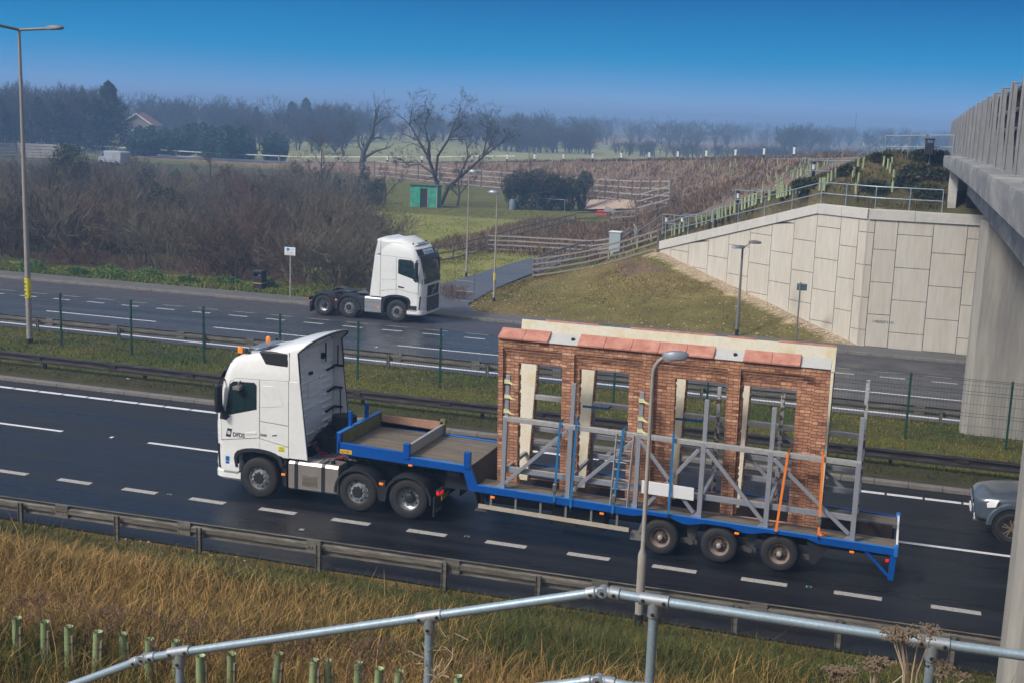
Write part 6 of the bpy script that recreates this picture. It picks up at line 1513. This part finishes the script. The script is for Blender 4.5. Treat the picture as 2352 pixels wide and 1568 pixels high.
# hawthorns that stand above the scrub
for px,py,top,lb,sd in ((735,470,345,'spreading bare thorn tree standing above the scrub',11),(590,480,400,'twisted bare thorn in the middle of the scrub',12),(880,480,400,'bare thorn tree near the right end of the scrub',13),(480,455,375,'bare thorn tree at the back of the scrub',14),(300,450,380,'bare thorn tree in front of the passing van',15),(1050,475,400,'bare thorn right of the leaning tree',16)):
    g=onZ(px,py,0); tt=tp(g,px+4,top); bare_tree(lb,g,[([Vector((0,0,0)),tt*.35+Vector((.2,0,0)),tt*.7,tt],.14,.03),([tt*.3,tt*.6+Vector((1.0,0,.2)),tt*.85+Vector((1.8,.3,0))],.08,.02),([tt*.35,tt*.6-Vector((1.0,0,.1)),tt*.8-Vector((1.9,.3,0))],.08,.02)],sd,depth=4,rmin=.011,m='twig')
# --- distant woods
def far_tree(seed,h,kids=3,depth=5):
    rr=random.Random(seed); b=MB()
    P=[Vector((0,0,-.3)),Vector((rr.uniform(-.3,.3),0,h*.3))]; b.tube(P,[h*.022,h*.016],6,caps=False)
    for k in range(9):
        a=rr.uniform(0,6.283); grow(b,P[0].lerp(P[1],rr.uniform(.1,1)),Vector((math.cos(a)*.6,math.sin(a)*.6,1)),h*rr.uniform(.24,.32),h*.010,depth-1,rr,.6,3,kids,.07,3,.028)
    o=b.build('woodland_tree',M['twigf'],smooth=0,fix=False); return o
FT=[far_tree(101+i,12,depth=5) for i in range(4)]
def conif(seed,h,r):
    rg=np.random.default_rng(seed); n=2600; f=rg.uniform(0,1,n)**.75; z=h*(.08+.92*f); rad=r*(1-f)**.6*rg.uniform(.35,1.1,n)*(1+.25*np.sin(z*2.3+seed)); a=rg.uniform(0,6.283,n)
    V,F=leafcloud(np.stack([rad*np.cos(a),rad*np.sin(a),z-.25*rad],-1),.14,.38,seed); return npmesh('conifer',V,F,M['conifer'],smooth=False)
CF=[conif(1,12,4.3),conif(2,10.5,3.9)]
SH=[blobs(5,[((0,0,2),(2.2,2.2)),((.6,0,3.8),(1.6,1.6)),((-.7,.4,3.2),(1.5,1.4)),((.1,0,5.2),(.9,1.1))],2600,.12,.32,'evergreen_shrub','shrubg'),blobs(6,[((0,0,1.7),(2.4,1.9)),((1,0,3.0),(1.5,1.3)),((-1,.4,3.5),(1.5,1.4))],2600,.12,.32,'evergreen_shrub','shrubg')]
def wood(n,px0,px1,d0,d1,var,smin,smax,label,grp,cat='tree',gap=None):
    for i in range(n):
        px=rr.uniform(px0,px1); D=rr.uniform(d0,d1)
        if gap and gap[0]<px<gap[1]: continue
        p=Vector((0,0,CAMZ))+(FW+((px-1176)/FPX)*RT)*D
        place(rr.choice(var),p.x,p.y,rr.uniform(smin,smax),label,grp,cat,z=0)
wood(95,-80,325,240,305,FT,.78,1.08,'bare tree in the dark wood at the far left','trees of the near left wood',gap=(258,392))
wood(45,-60,330,310,350,FT,1.0,1.25,'taller misty tree at the back of the left wood','misty trees behind the left wood',gap=(270,380))
for px,D,s,lb in ((262,243,1.12,'tall dark conifer in the left wood'),(20,243,.9,'dark conifer at the extreme left edge'),(232,240,.85,'shorter conifer beside the tall one in the left wood'),(105,242,.95,'dark conifer just right of the tall lamp column'),(150,240,.8,'low dark conifer in the middle of the left wood'),(668,390,.95,'conifer left of the dark clump behind the field'),(700,385,1.05,'tallest conifer of the dark clump behind the field'),(728,380,.9,'conifer right of the dark clump behind the field'),(590,380,.9,'lone misty conifer behind the evergreen shrubs')):
    p=Vector((0,0,CAMZ))+(FW+((px-1176)/FPX)*RT)*D; place(CF[rr.randrange(2)],p.x,p.y,s,lb,None,'tree',z=0)
for i in range(46):
    px=rr.uniform(325,640); D=rr.uniform(222,268); p=Vector((0,0,CAMZ))+(FW+((px-1176)/FPX)*RT)*D
    place(SH[i%2],p.x,p.y,rr.uniform(.7,1.05),'evergreen shrub in the green thicket beyond the side road','evergreen thicket shrubs','shrub',z=0)
wood(26,540,800,255,340,FT,.5,.85,'low bare tree at the edge of the green field','bare trees edging the green field')
wood(70,330,830,365,440,FT,.75,1.12,'misty bare tree in the wood behind the thicket','misty wood behind the thicket')
wood(60,760,1340,390,450,FT,.5,1.05,'faint tree in the belt behind the green field','tree belt behind the green field')
LT=[far_tree(120+i,12,kids=3,depth=4) for i in range(3)]
def mass(name,label,specs):
    VV=[];FF=[];n=0
    src=[]
    for o in LT:
        v=np.zeros(len(o.data.vertices)*3); o.data.vertices.foreach_get('co',v); f=np.zeros(len(o.data.loops),int); o.data.loops.foreach_get('vertex_index',f); src.append((v.reshape(-1,3),f.reshape(-1,4)))
    for cnt,px0,px1,d0,d1,s0,s1 in specs:
        for _ in range(cnt):
            px=rr.uniform(px0,px1);D=rr.uniform(d0,d1);p=Vector((0,0,CAMZ))+(FW+((px-1176)/FPX)*RT)*D; v,f=src[rr.randrange(3)]; s=rr.uniform(s0,s1); a=rr.uniform(0,6.28)
            q=v*s; VV.append(np.stack([q[:,0]*math.cos(a)-q[:,1]*math.sin(a)+p.x,q[:,0]*math.sin(a)+q[:,1]*math.cos(a)+p.y,q[:,2]],-1)); FF.append(f+n); n+=len(v)
    return tag(npmesh(name,np.concatenate(VV),np.concatenate(FF),M['twigf'],smooth=False),label,'wood',kind='stuff')
mass('far_hedge','low hazy hedge and thicket lining the far side of the green field',[(60,1110,1340,336,362,.45,.75),(170,1390,2080,332,366,.28,.46)])
mass('far_wood','faint belts of trees on the hazy plain at right',[(80,1080,1640,450,560,.5,1.1),(60,1640,2160,560,760,.65,1.0),(130,1200,2200,1000,1200,.9,1.2)])
for o in LT: bpy.data.objects.remove(o)
wood(9,1760,1850,420,470,FT,.75,1.05,'cluster tree standing above the hedge behind the brown slope','tree cluster behind the brown slope')
wood(14,1850,2150,430,520,FT,.6,.9,'misty tree left of the bridge parapet','misty trees by the parapet')
# distant house and farm sheds
hp=Vector((0,0,CAMZ))+(FW+((322-1176)/FPX)*RT)*285
t=thing('house','distant house with white edged gable among the left woods','house',(hp.x,hp.y,0),R(22))
b=MB(); b.prism([(-3.6,0),(3.6,0),(3.6,4.6),(0,7.0),(-3.6,4.6)],'y',0,9); b.build('wall',M['brickwall'],t)
b=MB()
for s in (1,-1): b.prism([(s*0,7.05),(s*4.0,4.38),(s*4.0,4.5),(s*0,7.2)],'y',-.3,9.3)
b.build('roof',M['roof'],t)
b=MB()
for s in (1,-1): b.beam((0,-.35,7.08),(s*4.0,-.35,4.42),.08,.32)
b.build('barge_board',M['whitep'],t)
b=MB(); b.box(-1.2,1.2,-.06,.02,2.4,3.6); b.build('window',M['whitep'],t)
for px,D,w_,lb in ((1985,640,9,'low pale farm shed on the hazy plain, left of its pair'),(2030,620,14,'blue roofed low shed on the hazy plain near the parapet')):
    p=Vector((0,0,CAMZ))+(FW+((px-1176)/FPX)*RT)*D; t=thing('farm_shed',lb,'shed',(p.x,p.y,0))
    b=MB(); b.box(-w_,w_,0,8,0,2.6); b.build('wall',M['whitep'],t); b=MB(); b.prism([(-.5,2.6),(8.5,2.6),(4,4.2)],'x',-w_-.3,w_+.3); b.build('roof',mat('blue_roof',(.12,.2,.3),.6) if w_>10 else M['galvp'],t)
for px,D,hh,lb in ((1923,560,16,'faint slender mast on the right horizon'),(2158,480,14,'faint lamp mast with cross head left of the parapet')):
    p=Vector((0,0,CAMZ))+(FW+((px-1176)/FPX)*RT)*D; t=thing('lamp_mast',lb,'mast',(p.x,p.y,0)); b=MB(); b.tube([(0,0,0),(0,0,hh)],[.25,.12],6); 
    if px>2000: b.beam((-1.6,0,hh),(1.6,0,hh),.3,.3)
    b.build('pole',M['lampdark'],t)
# ------------------------------------------------------------------ tree shelters
def shelter(name,h,r,stake,twigs,seed,m):
    t=bpy.data.objects.new(name,None); C.objects.link(t); t.empty_display_size=.1
    b=MB(); n=14; rows=[[(rr_*math.cos(2*math.pi*k/n),rr_*math.sin(2*math.pi*k/n),z) for k in range(n)] for rr_,z in ((r,-.1),(r,h),(r*1.12,h+.012),(r*.94,h+.004),(r*.90,h-.25))]
    b.grid(rows,close=True); b.build('tube',m,t,smooth=50)
    if stake: b=MB(); b.box(r,r+.028,-.014,.014,-.2,h*.86); b.build('stake',M['stake'],t,smooth=0); 
    if stake: b=MB(); b.tube([(r*.6,-r*.85,h*.7),(r+.034,-.02,h*.72),(r+.034,.02,h*.72)],.005,5); b.build('tie',M['black'],t)
    if twigs:
        b=MB(); q=random.Random(seed)
        for k in range(4): grow(b,Vector((0,0,h-.1)),Vector((q.gauss(0,.35),q.gauss(0,.35),.9)),.26,.006,3,q,.8,3,3,.05,3,.0022,.6,.25)
        b.build('sapling',M['twigr'],t,smooth=0,fix=False)
    return t
NS=[shelter('tree_shelter',.62,.05,True,True,s,M['shelterd']) for s in (1,2,3)]
tops=[(35,1413),(100,1423),(156,1436),(217,1449),(284,1450),(338,1464),(405,1470),(460,1503),(530,1494),(630,1497),(717,1512),(757,1513),(822,1520),(866,1531),(907,1537),(1058,1551)]
usedN=set()
GN='sapling shelters on the near bank'
for i,(px,py) in enumerate(tops):
    lo,hi=8.,24.
    # find the point on the slope whose tube top shows at this pixel
    d=ray(px,py); ts=np.arange(8,30,.02); X=d.x*ts;Y=d.y*ts;Z=CAMZ+d.z*ts; k=np.nonzero(Z<H(X,Y)+.62)[0][0]
    p=Vector((float(X[k]),float(Y[k]),float(H(X[k],Y[k]))-.02)); v=i%3
    lb='pale green tree shelter tube in long grass on the near bank'
    if v not in usedN: usedN.add(v); o=NS[v]; o.location=p; tag(o,lb,'tree shelter',GN)
    else: o=dup(NS[v],p,None,lb)
    o.rotation_euler=(rr.uniform(-.05,.05),rr.uniform(-.05,.08),rr.uniform(-.6,.6))
SS=shelter('tree_shelter',.5,.055,True,False,9,M['shelter']); first=True
z3=[(1320,1165),(1410,1160),(1430,1155),(1465,1140),(1495,1110),(1590,1120),(1630,1110),(1660,1090),(1705,1055),(1745,1025),(1755,1085),(1780,1010),(1800,1065),(1835,1050),(1868,1015),(1918,1045),(1945,975),(1970,1035),(2000,1005),(2020,1000),(2065,955),(2120,920),(1110,1230),(1155,1235),(1210,1205),(985,1290),(945,1325),(1257,1195)]
z4=[(40,1060),(72,1040),(103,1010),(155,1045),(182,975),(205,1030),(235,960),(258,1000),(303,960),(360,940),(423,980),(455,970),(480,960),(510,915),(418,890),(447,860),(557,875),(583,850),(640,790),(725,905),(765,840),(750,860),(790,770),(820,745),(845,730),(868,700),(970,750),(985,720),(1000,845),(1015,760),(1200,640),(1190,600),(1232,660),(1250,690),(1262,650),(1275,740),(1265,825),(1050,650),(1015,660)]
LS='light green tree shelter on the slope above the wing wall'
for (zx,zy),off,scl in [(q,(1800,300),1.96) for q in z3]+[(q,(2700,300),1.9596) for q in z4]:
    px=(zx/scl+off[0])/1.63265; py=(zy/scl+off[1])/1.63265
    d=ray(px,py); ts=np.arange(50,110,.05); X=d.x*ts;Y=d.y*ts;Z=CAMZ+d.z*ts; e_=emb(X,Y); k=np.nonzero((Z<H(X,Y))&((Y-58)*.785+(X+1.9)*.62>.4))[0]
    if not len(k): continue
    p=Vector((float(X[k[0]]),float(Y[k[0]]),float(H(X[k[0]],Y[k[0]]))))
    if first: SS.location=p; tag(SS,LS,'tree shelter','tree shelters above the wing wall'); first=False
    else: o=dup(SS,p,rr.uniform(0,6),LS); o.rotation_euler=(rr.uniform(-.06,.06),rr.uniform(-.06,.06),rr.uniform(0,6))
FS=shelter('tree_shelter',.5,.055,False,False,9,M['shelter']); fo=FS.children[0]; fo.parent=None; fo.name='tree_shelter'; bpy.data.objects.remove(FS)
LF='pale tree shelter among dead weeds on the distant brown embankment'; first=True
for i in range(120):
    px=rr.uniform(1210,1900) if i<95 else rr.uniform(1750,1880); py=rr.uniform(376,410) if i<70 else rr.uniform(376,450)
    if py>400 and px<1600: continue
    p=hit(px,py,90,260)
    if p.z<.6: continue
    if first: fo.location=p; tag(fo,LF,'tree shelter','tree shelters on the brown embankment'); first=False
    else: dup(fo,p,0,LF,rr.uniform(.8,1.2))
# low shrubs on the slope by the bridge
for i,(zx,zy,s) in enumerate(((1480,580,.55),(1580,590,.6),(1440,700,.7),(1360,770,.6),(1520,850,.7),(1620,720,.6),(1180,590,.5),(620,790,.6),(930,690,.5),(1130,810,.6))):
    px=(zx/1.9596+2700)/1.63265; py=(zy/1.9596+300)/1.63265+8*s
    d=ray(px,py); ts=np.arange(55,110,.05); X=d.x*ts;Y=d.y*ts;Z=CAMZ+d.z*ts; k=np.nonzero((Z<H(X,Y))&((Y-58)*.785+(X+1.9)*.62>.4))[0]
    if not len(k): continue
    p=Vector((float(X[k[0]]),float(Y[k[0]]),float(H(X[k[0]],Y[k[0]]))))
    leafy('low_shrub','low dark green shrub on the embankment beside the bridge end',p,[((0,0,.4*s),(1.0*s,.55*s)),((.5*s,.1,.5*s),(.6*s,.45*s)),((-.5*s,.1,.3*s),(.7*s,.4*s))],900,.04,.10,'holly','shrub','low shrubs by the bridge end',seed=90+i)
# dry umbels in front of the hand rail, bottom right
def umbel(label,px,py,Y,top,seed,n=9,hd=.10,spread=.35):
    p0=onY(px,1620,Y); p1=onY(px,top,Y); q=random.Random(seed); t=thing('dry_umbel',label,'dead plant',p0); hgt=p1.z-p0.z
    b=MB(); b2=MB()
    for k in range(n):
        e=Vector((q.gauss(0,spread*.5),q.gauss(0,spread*.3),hgt*q.uniform(.8,1.02))); mdp=Vector((e.x*.35,e.y*.35,hgt*.45)); b.tube([(0,0,-.5),mdp,e],[.006,.0045,.003],5)
        for j in range(16):
            v=Vector((q.gauss(0,hd*.45),q.gauss(0,hd*.45),q.uniform(.2,.8)*hd*.6)); b2.tube([e,e+v],[.0016,.0012],3); 
            for _ in range(4): b2.box(*sum([[c-.004,c+.004] for c in (e+v+Vector((q.gauss(0,.008),q.gauss(0,.008),q.gauss(0,.006))))],[]))
    b.build('stems',M['deadstem'],t); b2.build('seed_heads',mat('seed_heads',(.19,.14,.095),.9,0,.3,9),t,smooth=0)
umbel('tall dried umbel flower standing before the right rail post',2085,1500,6.2,1450,1,7,.07,.13)
umbel('short dried umbel beside the right hand rail post',2150,1540,6.3,1528,2,5,.05,.10)
umbel('dense dry seed head cluster at the bottom right',2000,1540,6.4,1518,3,7,.05,.11)
umbel('low brown seed head at the bottom edge, left of the cluster',1920,1545,6.4,1535,4,6,.05,.10)
# pale thorny twig by the middle rail post
t=thing('pale_twig','bleached bare twig beside the middle rail post','twig',onY(975,1570,6.5)); b=MB(); q=random.Random(3)
grow(b,Vector((0,0,-.1)),Vector((.1,-.1,1)),.22,.006,3,q,.9,3,3,.05,4,.003,.7,.3); b.build('stem',M['deadstem'],t)
# tall stalks on the near bank
n=260; x=np.concatenate([rg.uniform(-4.5,2.6,200),rg.uniform(-12,-2,60)]); y=np.concatenate([rg.uniform(10,17,200),rg.uniform(12,19,60)])
blades('seed_stalks','tall straw seed stalks rising behind the hand rail',x,y,rg.uniform(.6,1.25,n),rg.uniform(.006,.011,n),colmix(rg,n,[(.40,.29,.12),(.33,.23,.10)],[.5,.5]),.30,77)
# litter
for px,py,lb,s in ((432,625,'white scrap of litter under the scrub by the bin',.3),(293,1422*0+1423,'white scrap on the central grass left of the cab',.12)):
    p=onZ(px,py,.15) if px!=293 else onY(293,1423,37) ; p=onZ(px,py,.12) if px==432 else onZ(293,1424*0+870,.2)
    b=MB(); b.grid([[(p.x+s*(i-1.5)*.4,p.y+s*j*.3,p.z+s*.2*random.Random(i*5+j).random()) for j in range(3)] for i in range(4)]); tag(b.build('litter',M['whitep']),lb,'litter')
# ------------------------------------------------------------------ haze
def haze():
    b=MB(); b.box(-1700,1700,-400,2200,-1.6,21)
    m=bpy.data.materials.new('haze'); m.use_nodes=True; nt=m.node_tree; N=nt.nodes; N.remove(N['Principled BSDF'])
    v=N.new('ShaderNodeVolumePrincipled'); v.inputs['Color'].default_value=(.29,.49,.84,1); v.inputs['Density'].default_value=.00145; v.inputs['Anisotropy'].default_value=0.0
    nt.links.new(v.outputs[0],N['Material Output'].inputs['Volume'])
    o=b.build('haze',m,smooth=0); tag(o,'thin blue winter haze over the whole scene','haze',kind='stuff')
haze()
